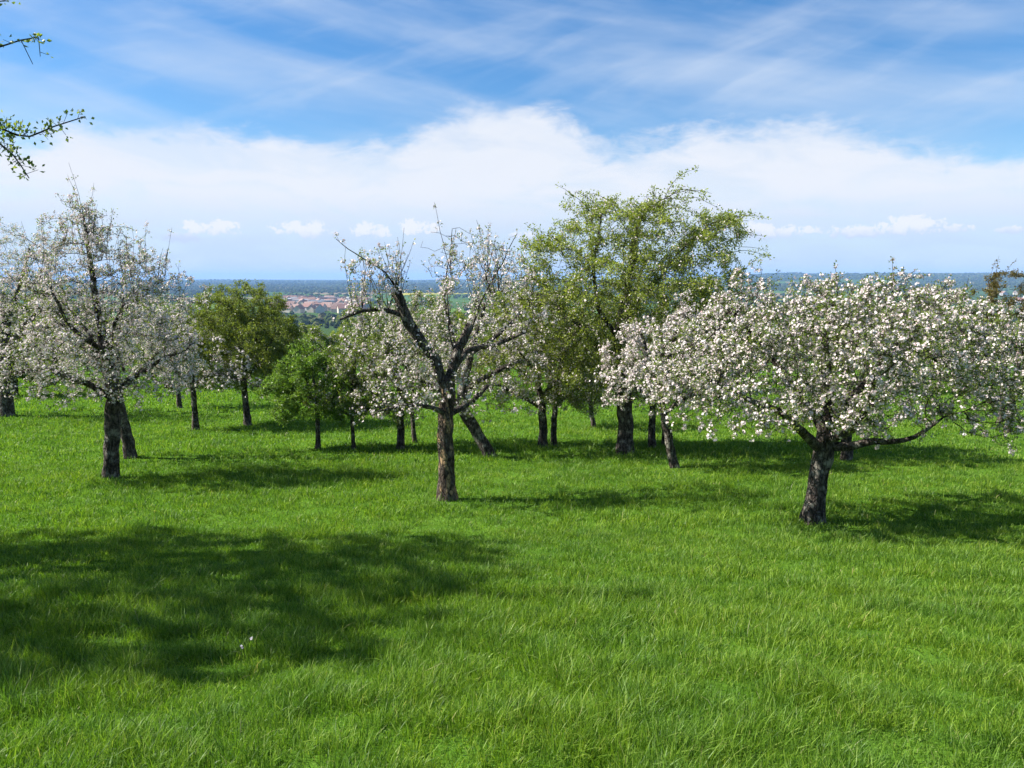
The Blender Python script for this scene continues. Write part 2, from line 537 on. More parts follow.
def build_town():
    rng = np.random.default_rng(77)
    walls = [plain_mat('white_render', (0.62, 0.60, 0.56)), plain_mat('cream_render', (0.52, 0.45, 0.35)), plain_mat('grey_render', (0.40, 0.40, 0.40))]
    roofs = [plain_mat('red_tiles', (0.21, 0.11, 0.085)), plain_mat('brown_tiles', (0.16, 0.095, 0.075)), plain_mat('grey_roofing', (0.27, 0.27, 0.29)), plain_mat('orange_tiles', (0.235, 0.15, 0.12))]
    dark = plain_mat('window_glass', (0.05, 0.06, 0.07), 0.2)

    def proto(w, l, h, rh, wm, rm, flat=False):
        wv = [(-w, -l, -3), (w, -l, -3), (w, l, -3), (-w, l, -3), (-w, -l, h), (w, -l, h), (w, l, h), (-w, l, h)]
        wf = [(0, 1, 5, 4), (1, 2, 6, 5), (2, 3, 7, 6), (3, 0, 4, 7), (4, 5, 6, 7)]
        if not flat:
            wv += [(0, -l, h + rh), (0, l, h + rh)]
            wf = wf[:4] + [(4, 5, 8), (7, 9, 6)]
        me_w = bpy.data.meshes.new('wall'); me_w.from_pydata(wv, [], wf); me_w.materials.append(wm)
        o_ = 0.5
        if flat:
            rv = [(-w - .2, -l - .2, h + .02), (w + .2, -l - .2, h + .02), (w + .2, l + .2, h + .02), (-w - .2, l + .2, h + .02)]
            rv += [(x, y, z + 0.5) for x, y, z in rv]
            rf = [(0, 3, 2, 1), (4, 5, 6, 7), (0, 1, 5, 4), (1, 2, 6, 5), (2, 3, 7, 6), (3, 0, 4, 7)]
        else:
            k = rh / w
            rv = []
            for dz in (0.03, 0.35):
                rv += [(-w - o_, -l - o_, h - o_ * k + dz), (0, -l - o_, h + rh + dz), (w + o_, -l - o_, h - o_ * k + dz), (-w - o_, l + o_, h - o_ * k + dz), (0, l + o_, h + rh + dz), (w + o_, l + o_, h - o_ * k + dz)]
            rf = [(6, 7, 10, 9), (7, 8, 11, 10), (0, 3, 4, 1), (1, 4, 5, 2), (0, 1, 7, 6), (1, 2, 8, 7), (3, 9, 10, 4), (4, 10, 11, 5), (0, 6, 9, 3), (2, 5, 11, 8)]
        me_r = bpy.data.meshes.new('roof'); me_r.from_pydata(rv, [], rf); me_r.materials.append(rm)
        return me_w, me_r

    kinds = []
    for i in range(4):
        kinds.append(('town_house', proto(5.2, 6.5, 5.6, 4.6, walls[i % 3], roofs[0]), 'small red-roofed house among the roofs of the distant town', 'house', 'red-roofed houses of the town'))
        kinds.append(('town_house', proto(5.0, 7.0, 5.8, 4.4, walls[(i + 1) % 3], roofs[3]), 'small orange-roofed house among the roofs of the distant town', 'house', 'orange-roofed houses of the town'))
    kinds.append(('town_house', proto(5.5, 7.0, 5.8, 4.6, walls[1], roofs[1]), 'small brown-roofed house among the roofs of the distant town', 'house', 'brown-roofed houses of the town'))
    kinds.append(('town_hall_block', proto(9, 17, 8, 1, walls[2], roofs[2], True), 'long grey flat-roofed block in the distant town', 'building', 'grey blocks of the town'))
    used = set()
    pos = []
    tries = 0
    while len(pos) < 150 and tries < 9000:
        tries += 1
        y = rng.uniform(1080, 1700)
        px = rng.uniform(276, 366)
        x = (px - 512) / FPX * y * 1.0
        if any((x - a) ** 2 + (y - b) ** 2 < (17 if k != len(kinds) - 1 else 30) ** 2 for a, b, k in pos):
            continue
        k = int(rng.integers(0, 9)) if (rng.random() > 0.30 or y < 1200) else len(kinds) - 1
        if k < 8 and rng.random() < 0.35: k = 8
        pos.append((x, y, k))
    # a few farm roofs out on the plain
    for _ in range(14):
        y = rng.uniform(1300, 2200)
        pos.append((y * rng.uniform(0.45, 0.66), y, int(rng.integers(0, 10))))
    for (x, y, k) in pos:
        name, (mw, mr), lab, cat, grp = kinds[k]
        e = bpy.data.objects.new(name, None)
        col.objects.link(e)
        e.location = (x, y, ground1(x, y))
        e.rotation_euler = (0, 0, rng.uniform(-0.5, 0.5) + (math.pi / 2 if rng.random() < 0.55 else 0))
        s = rng.uniform(0.85, 1.2); e.scale = (s, s, s)
        tag(e, lab, cat, grp)
        link('wall', mw, e); link('roof', mr, e)


build_town()


# ------------------------------------------------------------------ trees
def colonize(P, par, A, step, kill, rng, iters=90, wob=0.25, up=0.0, lock=0):
    """grow branches from the nodes P towards the points A (nearest node grows towards its points)"""
    P = [np.asarray(p, float) for p in P]; par = list(par)
    Parr = np.array(P)
    D = np.full(len(A), 1e9); NN = np.zeros(len(A), int)
    for k in range(0, len(A), 500):
        dd = np.linalg.norm(A[k:k + 500, None] - Parr[None, lock:], axis=2)
        NN[k:k + 500] = dd.argmin(1) + lock; D[k:k + 500] = dd.min(1)
    alive = D > kill
    nch = {}
    for it in range(iters):
        if not alive.any():
            break
        idx = np.nonzero(alive)[0]
        nodes, inv = np.unique(NN[idx], return_inverse=True)
        v = unit(A[idx] - Parr[NN[idx]])
        S = np.zeros((len(nodes), 3)); np.add.at(S, inv, v)
        S = unit(unit(S) + rng.normal(0, wob, S.shape) + np.array([0, 0, up]))
        new, newpar = [], []
        for n_, s in zip(nodes, S):
            c = nch.get(n_, 0)
            if c >= 3:
                continue
            nch[n_] = c + 1
            new.append(Parr[n_] + s * step * rng.uniform(0.75, 1.25)); newpar.append(n_)
        if not new:
            break
        new = np.array(new)
        base = len(Parr)
        Parr = np.concatenate([Parr, new]); par += newpar
        idx = np.nonzero(alive)[0]
        dd = np.linalg.norm(A[idx][:, None] - new[None], axis=2)
        mn = dd.min(1); am = dd.argmin(1)
        better = mn < D[idx]
        D[idx[better]] = mn[better]; NN[idx[better]] = am[better] + base
        alive &= D > kill
    return Parr, np.array(par)


def tube(P, r, sides, rng, rough=0.0, cap=True, flare=0.0):
    """sweep a ring along P; returns verts, quads, tris"""
    P = np.asarray(P, float); n = len(P)
    T = np.gradient(P, axis=0); T = unit(T)
    up = np.array([0.3, 1, 0.1]) if abs(T[0][2]) > 0.6 else np.array([0, 0.1, 1.0])
    N = np.zeros_like(P)
    v = unit(up - T[0] * np.dot(up, T[0])); N[0] = v
    for i in range(1, n):
        v = v - T[i] * np.dot(v, T[i]); v = v / max(np.linalg.norm(v), 1e-9); N[i] = v
    B = np.cross(T, N)
    a = np.arange(sides) / sides * 2 * math.pi
    rr = np.repeat(np.asarray(r, float)[:, None], sides, 1)
    if rough > 0:
        ph = rng.uniform(0, 6.28, 6)
        s = np.concatenate([[0], np.cumsum(np.linalg.norm(np.diff(P, axis=0), axis=1))])
        lob = 0.55 * np.sin(3 * a[None] + ph[0] + 1.7 * s[:, None]) + 0.45 * np.sin(5 * a[None] + ph[1] - 2.3 * s[:, None]) + 0.35 * np.sin(2 * a[None] + ph[2] + 4.1 * s[:, None])
        rr = rr * (1 + rough * lob + rough * 0.9 * rng.normal(0, 0.35, rr.shape))
        if flare > 0:
            rr = rr * (1 + flare * np.exp(-(np.clip(P[:, 2] - 0.02, 0, None) / 0.13))[:, None] * (0.8 + 0.6 * np.sin(4 * a[None] + ph[4])))
    V = P[:, None] + (N[:, None] * np.cos(a)[None, :, None] + B[:, None] * np.sin(a)[None, :, None]) * rr[..., None]
    V = V.reshape(-1, 3)
    i = np.arange(n - 1)[:, None] * sides; j = np.arange(sides)[None]; j2 = (j + 1) % sides
    Q = np.stack([i + j, i + j2, i + sides + j2, i + sides + j], -1).reshape(-1, 4)
    Tt = np.zeros((0, 3), int)
    if cap:
        V = np.concatenate([V, (P[-1] + T[-1] * r[-1] * 0.25)[None]])
        jj = np.arange(sides); b = (n - 1) * sides
        Tt = np.stack([b + jj, b + (jj + 1) % sides, np.full(sides, n * sides)], 1)
    return V, Q, Tt


def prisms(A, B, ra, rb, sides=3):
    """thin straight twigs, all at once"""
    T = unit(B - A)
    up = np.where(np.abs(T[:, 2:3]) > 0.8, np.array([[1.0, 0, 0]]), np.array([[0, 0, 1.0]]))
    N = unit(np.cross(T, up)); M = np.cross(T, N)
    a = np.arange(sides) / sides * 2 * math.pi
    ring = N[:, None] * np.cos(a)[None, :, None] + M[:, None] * np.sin(a)[None, :, None]
    V = np.stack([A[:, None] + ring * ra[:, None, None], B[:, None] + ring * rb[:, None, None]], 1)
    n = len(A)
    j = np.arange(sides); j2 = (j + 1) % sides
    F = np.stack([j, j2, sides + j2, sides + j], 1)[None] + (np.arange(n) * 2 * sides)[:, None, None]
    return V.reshape(-1, 3), F.reshape(-1, 4)


def flowers(C, Nn, size, rng, petals=5):
    n = len(C)
    Nn = unit(Nn)
    t = unit(np.cross(Nn, rng.normal(0, 1, (n, 3)))); b = np.cross(Nn, t)
    V = np.zeros((n, petals, 4, 3))
    for k in range(petals):
        a = 2 * math.pi * k / petals + rng.uniform(-0.2, 0.2, n)
        d = t * np.cos(a)[:, None] + b * np.sin(a)[:, None]
        e = np.cross(Nn, d)
        s = (size * rng.uniform(0.8, 1.15, n))[:, None]
        cup = rng.uniform(0.1, 0.55, n)[:, None]
        V[:, k, 0] = C
        V[:, k, 1] = C + d * s * 0.58 + e * s * 0.42 + Nn * s * cup * 0.45
        V[:, k, 2] = C + d * s * 1.0 + Nn * s * cup
        V[:, k, 3] = C + d * s * 0.58 - e * s * 0.42 + Nn * s * cup * 0.45
    F = np.arange(n * petals * 4).reshape(-1, 4)
    return V.reshape(-1, 3), F


def leaf_blades(C, D, size, rng, wid=0.62):
    n = len(C)
    D = unit(D)
    e = unit(np.cross(D, rng.normal(0, 1, (n, 3)))); nn = np.cross(e, D)
    s = (size * rng.uniform(0.6, 1.25, n))[:, None]
    fold = rng.uniform(0.05, 0.3, n)[:, None]
    V = np.zeros((n, 4, 3))
    V[:, 0] = C
    V[:, 1] = C + D * s * 0.5 + e * s * wid * 0.5 + nn * s * fold
    V[:, 2] = C + D * s + nn * s * rng.uniform(-0.2, 0.1, n)[:, None]
    V[:, 3] = C + D * s * 0.5 - e * s * wid * 0.5 + nn * s * fold
    i = np.arange(n) * 4
    F = np.concatenate([np.stack([i, i + 1, i + 2], 1), np.stack([i, i + 2, i + 3], 1)])
    return V.reshape(-1, 3), F


def sample_crown(ells, n, rng, s):
    """points in a union of ellipsoids (pixel offsets from the foot: x, up, depth | radii), denser to the outside"""
    vol = np.array([e[3] * e[4] * e[5] for e in ells]) ** 0.85
    cnt = np.maximum(8, (n * vol / vol.sum()).astype(int))
    out = []
    for e, c in zip(ells, cnt):
        v = unit(rng.normal(0, 1, (c, 3))) * (rng.random((c, 1)) ** 0.42)
        out.append((np.array([e[0], e[2], e[1]]) + v * np.array([e[3], e[5], e[4]])) * s)
    return np.concatenate(out)


TREES = []


def tree(name, label, cat, px=None, py=None, pos=None, scale=None, trunk=None, limbs=(), crown=(), seed=1, n_attr=600, step=0.16, kill=0.2,
         trunk_r=None, clusters=900, flw=4, lvs=3, fl_size=0.024, lf_size=0.035, petal=PETAL, leaf=LEAF_SPRING, bark=BARK, shoots=0, shoot_len=(0.5, 1.0),
         spur=(0.05, 0.16), lf_only=0.0, wob=0.28, up=0.02, group=None, detail=2, bare_top=0.0, petals=5, droop=0.0, extra=(), clump=0.045, gexp=1.0, iters=90, thick=None, wfun=None, limb_k=0.82, arch=0, arch_len=(0.6, 1.3), shoot_q=0.45):
    rng = np.random.default_rng(seed)
    if pos is None:
        x, y, t = at(px, py)
        s = t / FPX
    else:
        x, y = pos
        t = y * math.cos(PITCH)
        s = scale if scale else t / FPX
    z = ground1(x, y)
    root = bpy.data.objects.new(name, None)
    col.objects.link(root)
    root.location = (x, y, z)
    tag(root, label, cat, group)
    TREES.append((x, y, s))
    # --- trunk and drawn limbs: pixel offsets (dx, up, depth, radius px)
    P, par, fix = [], [], []
    def poly(pts, start):
        pts = np.array(pts, float)
        last = start
        for i in range(len(pts) - (0 if start is None else 1)):
            if start is None:
                P.append(pts[i][:3][[0, 2, 1]] * s); par.append(-1 if not par else len(P) - 2); fix.append(pts[i][3] * s)
            else:
                P.append(pts[i + 1][:3][[0, 2, 1]] * s); par.append(last); fix.append(pts[i + 1][3] * s); last = len(P) - 1
    def dense(pts, h):
        pts = np.array(pts, float); out = [pts[0]]
        for a, b in zip(pts[:-1], pts[1:]):
            k = max(1, int(np.linalg.norm((b - a)[:3]) * s / h))
            for q in range(1, k + 1):
                out.append(a + (b - a) * q / k)
        out = np.array(out)
        if len(out) > 4:
            for _ in range(2):
                out[1:-1] = 0.25 * out[:-2] + 0.5 * out[1:-1] + 0.25 * out[2:]
            w_ = np.cumsum(rng.normal(0, 1, (len(out), 3)), 0); w_ -= np.linspace(0, 1, len(out))[:, None] * w_[-1]
            out[1:, :3] += w_[1:] * np.array([0.011, 0.011, 0.011]) / s * (1.0 if h < 0.12 else 0.35)
            out[2:-1, :3] += rng.normal(0, 1, (len(out) - 3, 3)) * np.array([0.08, 0.03, 0.08]) * out[2:-1, 3:4] * 0.9
        return out
    tk = dense(trunk, 0.13)
    tk[:, 3] *= 0.86
    poly(tk, None)
    n_trunk = len(P)
    limb_start = []
    for lb in limbs:
        lb = dense(lb, 0.115)
        p0 = lb[0][:3][[0, 2, 1]] * s
        a = int(np.argmin(np.linalg.norm(np.array(P) - p0, axis=1)))
        limb_start.append(len(P))
        poly(lb, a)
    lock = int(n_trunk * 0.6)
    if detail == 1:
        crown = [(e[0], e[1] - 3, e[2], e[3] * 1.13, e[4] * 1.16, e[5] * 1.1) for e in crown]
        clusters = int(clusters * 1.3)
    A = sample_crown(crown, n_attr, rng, s)
    n_drawn = len(P)
    PP, par = colonize(P, par, A, step, kill, rng, iters, wob, up, lock)
    n = len(PP)
    fixr = np.zeros(n); fixr[:n_drawn] = fix
    nchild = np.bincount(par[par >= 0], minlength=n)
    tip = 0.0035
    acc = np.zeros(n)
    rad = np.zeros(n)
    ex = 2.35
    for i in range(n - 1, -1, -1):
        rad[i] = max(acc[i] ** (1 / ex) if acc[i] > 0 else tip, tip)
        if par[i] >= 0:
            acc[par[i]] += rad[i] ** ex
    # grown wood never thicker than what carries it
    top = rad[:n_drawn].max() if n_drawn else rad.max()
    want = max(fix) * 0.62
    if top > want:
        g = math.log(want / tip) / math.log(top / tip)
        rad = tip * (rad / tip) ** g
    fixr[n_trunk:] *= limb_k
    rad = np.where(fixr > 0, fixr, rad)
    for i in range(n_drawn, n):
        rad[i] = min(rad[i], rad[par[i]] * 0.94)
    rad = np.maximum(rad, 0.0022)
    # --- chains of thick wood
    thr = thick if thick else (0.011 if detail >= 2 else 0.02)
    thick_n = rad >= thr
    thick_n[:n_drawn] = True
    kids = [[] for _ in range(n)]
    for i in range(n):
        if par[i] >= 0:
            kids[par[i]].append(i)
    used = np.zeros(n, bool)
    def follow(i):
        c = [i]
        while True:
            last = c[-1]
            opt = [k for k in kids[last] if thick_n[k] and not used[k] and not (last < n_drawn and k >= n_drawn and fixr[last] > 0)]
            if last < n_drawn:
                o2 = [k for k in opt if k < n_drawn]
                opt = o2
            if not opt:
                return c
            c.append(max(opt, key=lambda k: rad[k]))
    trunk_chain = list(range(n_trunk))
    used[trunk_chain] = True
    def make(chains, sides, rough, flare=0.0):
        Vs, Qs, Ts, off = [], [], [], 0
        for c, sd in chains:
            pts = PP[c]; rr = rad[c].copy()
            if len(c) < 2:
                continue
            V, Q, T_ = tube(pts, rr, sd, rng, rough, True, flare)
            Vs.append(V); Qs.append(Q + off); Ts.append(T_ + off); off += len(V)
        return np.concatenate(Vs), [np.concatenate(Qs), np.concatenate(Ts)]
    sd = 18 if detail >= 2 else 10
    V, F = make([(trunk_chain, sd)], sd, 0.085, 0.22)
    t_ob = link('trunk', np_mesh('trunk', V, F, bark, smooth=True), root)
    # drawn limbs
    for a in limb_start:
        if used[a]:
            continue
        c = [a]
        while True:
            o2 = [k for k in kids[c[-1]] if k < n_drawn and k not in limb_start]
            if not o2: break
            c.append(o2[0])
        used[c] = True
        pc = [par[a]] + c
        keep = rad[par[a]]; rad[par[a]] = min(keep, rad[a] * 1.12)
        V, F = make([(pc, 12 if detail >= 2 else 8)], 12, 0.08)
        rad[par[a]] = keep
        link('limb', np_mesh('limb', V, F, BARK if bark is BARK_WORN else bark, smooth=True), t_ob)
    # grown branches
    chains = []
    order = np.nonzero(thick_n)[0]
    for i in order:
        if used[i] or i < n_drawn:
            continue
        c = [i]
        while True:
            opt = [k for k in kids[c[-1]] if thick_n[k] and not used[k]]
            if not opt: break
            c.append(max(opt, key=lambda k: rad[k]))
        used[c] = True
        pc = [par[i]] + c
        chains.append(pc)
    Vs, Fs, off = [], [], 0
    for pc in chains:
        keep = rad[pc[0]]; rad[pc[0]] = min(keep, rad[pc[1]] * 1.1)
        V, Q, T_ = tube(PP[pc], rad[pc], 7 if rad[pc[1]] > 0.02 else 5, rng, 0.05 if detail >= 2 else 0, False)
        rad[pc[0]] = keep
        Vs.append(V); Fs.append(Q + off); off += len(V)
    thin = np.nonzero((~thick_n) & (par >= 0))[0]
    if len(thin):
        pr = np.minimum(rad[par[thin]], rad[thin] * 1.35)
        V, Q = prisms(PP[par[thin]], PP[thin], pr, rad[thin], 3)
        Vs.append(V); Fs.append(Q + off); off += len(V)
    # --- spurs carrying the clusters
    tw = np.nonzero(rad < 0.016)[0]
    tw = tw[tw >= n_drawn]
    dr = np.nonzero(rad[:n_drawn] < 0.034)[0]; dr = dr[dr >= n_trunk * 0.5]
    tw = np.concatenate([tw, dr])
    ctr = A.mean(0)
    # clumped: some twigs carry many clusters, some nearly none
    f = np.where(tw < n_drawn, 0.55, 1.0)
    f = f * (vnoise(PP[tw, 0] / 0.32 + PP[tw, 1] * 1.9, PP[tw, 2] / 0.30 + PP[tw, 1] / 0.4, seed) ** 2.2 + 0.07)
    if wfun is not None: f = f * wfun(PP[tw])
    pick = tw[rng.choice(len(tw), clusters, p=f / f.sum())]
    base = PP[pick] + (PP[np.maximum(par[pick], 0)] - PP[pick]) * rng.random((clusters, 1))
    outw = unit(base - ctr)
    dirs = unit(rng.normal(0, 0.8, (clusters, 3)) + outw * 0.5 + np.array([0, 0, 0.45 - droop]))
    L = rng.uniform(spur[0], spur[1], (clusters, 1))
    tipp = base + dirs * L
    V, Q = prisms(base, tipp, np.full(clusters, 0.0026), np.full(clusters, 0.0018), 3)
    Vs.append(V); Fs.append(Q + off); off += len(V)
    CL = [tipp]; DR = [dirs]
    # --- water shoots: long straight young rods from the upper wood
    if shoots:
        cand = np.nonzero((rad > 0.006) & (PP[:, 2] > np.quantile(A[:, 2], shoot_q)) & (np.arange(n) >= n_trunk * 0.8) & ~((np.arange(n) < n_drawn) & (rad < 0.016)))[0]
        q = rng.choice(cand, shoots)
        for i in q:
            d = unit(np.array([rng.normal(0, 0.22), rng.normal(0, 0.22), 1.0]))
            ln = rng.uniform(*shoot_len); k = 7
            p = PP[i].copy(); pts = [p]
            for _ in range(k):
                d = unit(d + rng.normal(0, 0.07, 3) + np.array([0, 0, 0.03]))
                p = p + d * ln / k; pts.append(p)
            pts = np.array(pts)
            V, Q, T_ = tube(pts, np.linspace(0.0065, 0.0025, len(pts)), 4, rng, 0, False)
            Vs.append(V); Fs.append(Q + off); off += len(V)
            m_ = rng.integers(3, 9)
            tt = rng.uniform(0.15, 1.0, m_) * (len(pts) - 1)
            i0 = np.minimum(tt.astype(int), len(pts) - 2)
            c = pts[i0] + (pts[i0 + 1] - pts[i0]) * (tt - i0)[:, None]
            CL.append(c + rng.normal(0, 0.02, (m_, 3))); DR.append(unit(rng.normal(0, 1, (m_, 3)) + np.array([0, 0, 0.6])))
    if arch:
        cand = np.nonzero((rad > 0.004) & (np.linalg.norm((PP - ctr) / A.std(0), axis=1) > 1.5) & (PP[:, 2] > np.quantile(A[:, 2], 0.35)) & (np.arange(n) >= n_trunk))[0]
        for i in rng.choice(cand, arch):
            o_ = PP[i] - ctr
            d = unit(np.array([o_[0], o_[1], 0.0]) / max(np.hypot(o_[0], o_[1]), 0.1) * 0.8 + np.array([0, 0, rng.uniform(0.1, 0.75)]) + rng.normal(0, 0.25, 3))
            ln = rng.uniform(*arch_len); k = 9
            p = PP[i].copy(); pts = [p]
            for q_ in range(k):
                d = unit(d + rng.normal(0, 0.09, 3) - np.array([0, 0, 0.11]))
                p = p + d * ln / k; pts.append(p)
            pts = np.array(pts)
            V, Q, T_ = tube(pts, np.linspace(0.008, 0.003, len(pts)), 4, rng, 0, False)
            Vs.append(V); Fs.append(Q + off); off += len(V)
            m_ = rng.integers(9, 18)
            tt = rng.uniform(0.05, 1.0, m_) * (len(pts) - 1)
            i0 = np.minimum(tt.astype(int), len(pts) - 2)
            c = pts[i0] + (pts[i0 + 1] - pts[i0]) * (tt - i0)[:, None]
            CL.append(c + rng.normal(0, 0.025, (m_, 3))); DR.append(unit(rng.normal(0, 1, (m_, 3)) + np.array([0, 0, 0.5])))
    c_ob = link('crown', np_mesh('crown', np.concatenate(Vs), Fs, TWIG, smooth=True), root)
    CL = np.concatenate(CL); DR = np.concatenate(DR)
    nc = len(CL)
    # --- blossoms
    if flw > 0:
        has = rng.random(nc) > lf_only
        m = np.repeat(np.nonzero(has)[0], rng.poisson(flw * rng.gamma(3, 1 / 3, has.sum())))
        if len(m):
            off3 = unit(rng.normal(0, 1, (len(m), 3)) + DR[m] * 0.7)
            C = CL[m] + off3 * clump * rng.uniform(0.35, 1.0, (len(m), 1))
            V, F = flowers(C, off3 + np.array([0, 0, 0.25]), np.full(len(m), fl_size), rng, petals)
            link('blossoms', np_mesh('blossoms', V, [F], petal), c_ob)
    if lvs > 0:
        m = np.repeat(np.arange(nc), rng.poisson(lvs, nc))
        off3 = unit(rng.normal(0, 1, (len(m), 3)) + DR[m] * 0.5 + np.array([0, 0, 0.2]))
        C = CL[m] + off3 * max(clump, 0.075) * rng.uniform(0.05, 0.8, (len(m), 1)) - DR[m] * 0.02
        V, F = leaf_blades(C, off3 + np.array([0, 0, 0.1]), np.full(len(m), lf_size), rng)
        link('leaves', np_mesh('leaves', V, [F], leaf), c_ob)
    return root


AP = 'apple_tree'
CAT = 'tree'

# big blossoming tree on the right-hand side of the meadow
tree(AP, 'wide low apple tree densely covered in white blossom, stout forked trunk with lichen patches', CAT, 813, 523,
     trunk=[(0, -8, 0, 13.5), (0, 6, 0, 12.5), (2, 35, 0, 10.8), (5, 62, 0, 10.8), (7, 78, 0, 11.5), (9, 92, 0, 9.5), (8, 115, .0, 8), (6, 150, 0, 5.5), (2, 185, 0, 3.5)],
     limbs=[[(4, 74, 0, 7), (-10, 84, -10, 6), (-26, 97, -25, 5), (-50, 118, -35, 4), (-90, 135, -45, 3), (-120, 150, -50, 2)],
            [(8, 76, 0, 6.2), (26, 80, -12, 5), (44, 90, -22, 4.3), (62, 90, -30, 3.2), (84, 100, -38, 2.0), (98, 114, -42, 1.0)],
            [(7, 90, 0, 6), (-2, 115, 20, 5), (-25, 150, 40, 4), (-60, 190, 55, 2.6), (-80, 215, 60, 1.8)],
            [(9, 90, 0, 6.5), (25, 112, 10, 5), (45, 135, 15, 4), (75, 165, 20, 3), (110, 200, 25, 2)],
            [(7, 84, 0, 5.5), (15, 100, -40, 4.5), (10, 130, -80, 3.5), (0, 160, -110, 2.2)],
            [(7, 84, 0, 5.5), (20, 105, 50, 4.5), (55, 135, 95, 3.2), (80, 160, 120, 2)]],
     crown=[(-85, 160, 0, 85, 55, 120), (-20, 185, 0, 90, 60, 140), (60, 190, 0, 95, 55, 140), (130, 165, 0, 85, 55, 120), (180, 145, -10, 55, 50, 80), (0, 130, -40, 70, 30, 90),
            (150, 118, -60, 62, 28, 50), (-60, 222, 20, 40, 30, 60), (85, 225, 10, 50, 25, 60), (-130, 140, 0, 55, 50, 80), (-80, 118, -60, 60, 26, 50), (40, 215, -30, 80, 28, 80)],
     seed=11, n_attr=3600, step=0.13, kill=0.155, clusters=8000, flw=4.2, lvs=6.5, fl_size=0.0205, clump=0.038, lf_size=0.036, shoots=40, shoot_len=(0.3, 0.75), spur=(0.04, 0.15), arch=26, arch_len=(0.4, 0.8))

# gnarled pollarded tree in the middle
tree(AP, 'old pollarded apple tree with sawn-off stub limbs, tan bare wood and long upright shoots', CAT, 447, 500,
     trunk=[(0, -8, 0, 11), (0, 5, 0, 10.2), (1, 30, 0, 9.3), (-1, 58, 0, 9.2), (0, 85, 0, 8.6), (2, 105, 0, 7.8), (3, 122, 0, 7.6)],
     limbs=[[(0, 112, 0, 6.4), (-10, 140, -5, 6.2), (-22, 158, -8, 6), (-35, 176, -10, 6.4), (-40, 192, -10, 6), (-45, 206, -10, 5.8)],
            [(-38, 186, -10, 3.5), (-52, 190, -14, 2.7), (-68, 193, -20, 2.3), (-84, 187, -24, 1.8), (-96, 181, -26, 1.2)],
            [(3, 116, 0, 6.2), (9, 138, 6, 5.8), (17, 158, 10, 5.6), (24, 174, 12, 5.2)],
            [(6, 130, 0, 4.2), (22, 148, 30, 3.6), (48, 152, 45, 3), (80, 165, 50, 2)],
            [(2, 88, 0, 3.6), (-14, 98, -18, 2.8), (-34, 103, -30, 2.0), (-52, 99, -34, 1.3), (-66, 92, -36, .8)],
            [(0, 85, 0, 4), (22, 92, 25, 3.2), (40, 110, 40, 2.4)],
            [(-43, 204, -10, 1.3), (-55, 226, -12, 0.9), (-78, 238, -14, 0.7), (-100, 256, -14, 0.35)],
            [(9, 140, 6, 1.3), (2, 180, 4, 1.0), (0, 220, 2, .7), (6, 245, 0, 0.5), (8, 266, 0, 0.3)],
            [(24, 170, 12, 1.4), (38, 200, 16, 1.0), (55, 232, 14, .7), (70, 262, 10, 0.35)]],
     crown=[(-48, 150, 0, 60, 36, 70), (30, 205, 10, 62, 50, 70), (60, 170, 20, 50, 40, 60), (-20, 115, -20, 60, 22, 60), (-60, 200, 0, 40, 45, 50), (10, 245, 0, 45, 30, 40), (-55, 96, -30, 48, 18, 40), (36, 100, 25, 44, 22, 40)],
     seed=7, n_attr=900, step=0.14, kill=0.18, clusters=1450, flw=2.6, lvs=3.0, fl_size=0.021, lf_size=0.036, bark=BARK_WORN, shoots=60, shoot_q=0.6, shoot_len=(0.45, 1.15), spur=(0.04, 0.14), up=0.06)

# tall blossoming tree on the left
tree(AP, 'tall apple tree with a straight dark trunk, its pinkish blossom tapering to upright twigs', CAT, 111, 478,
     trunk=[(0, -8, 0, 9.5), (0, 5, 0, 9), (3, 30, 0, 8.2), (6, 60, 0, 8), (8, 80, 0, 8.2), (6, 105, 0, 6.6), (2, 135, 0, 5.5), (-2, 170, 0, 3.8), (-5, 215, 0, 2.4), (-8, 255, 0, 1.2)],
     limbs=[[(8, 78, 0, 5.5), (-15, 100, -15, 4.4), (-45, 112, -25, 3.2), (-90, 108, -30, 2)],
            [(8, 82, 0, 5), (28, 100, 15, 4), (52, 118, 20, 2.8), (75, 128, 24, 1.8)],
            [(5, 110, 0, 4.5), (-20, 135, 25, 3.2), (-50, 165, 40, 2)],
            [(5, 112, 0, 4.5), (22, 140, -25, 3.2), (45, 175, -40, 2)],
            [(3, 126, 0, 4), (-5, 150, -40, 2.8), (-10, 190, -60, 1.8)]],
     crown=[(0, 130, 0, 95, 50, 95), (-55, 110, -10, 60, 36, 70), (-5, 175, 0, 74, 50, 75), (-8, 225, 0, 46, 44, 45), (-30, 92, -30, 60, 20, 50), (40, 92, -20, 60, 20, 50), (55, 175, 0, 38, 50, 45), (-65, 190, 0, 40, 40, 50), (60, 115, 0, 45, 30, 55), (-80, 150, -20, 50, 40, 50), (20, 105, -40, 60, 24, 40), (-14, 255, 0, 22, 28, 24)],
     seed=23, n_attr=2600, step=0.14, kill=0.165, clusters=6800, flw=3.0, lvs=3.0, fl_size=0.0205, lf_size=0.034, petal=PETAL_PINK, limb_k=0.62, shoots=80, shoot_q=0.72, shoot_len=(0.5, 1.15), arch=20, arch_len=(0.5, 1.0), spur=(0.05, 0.16), up=0.06)

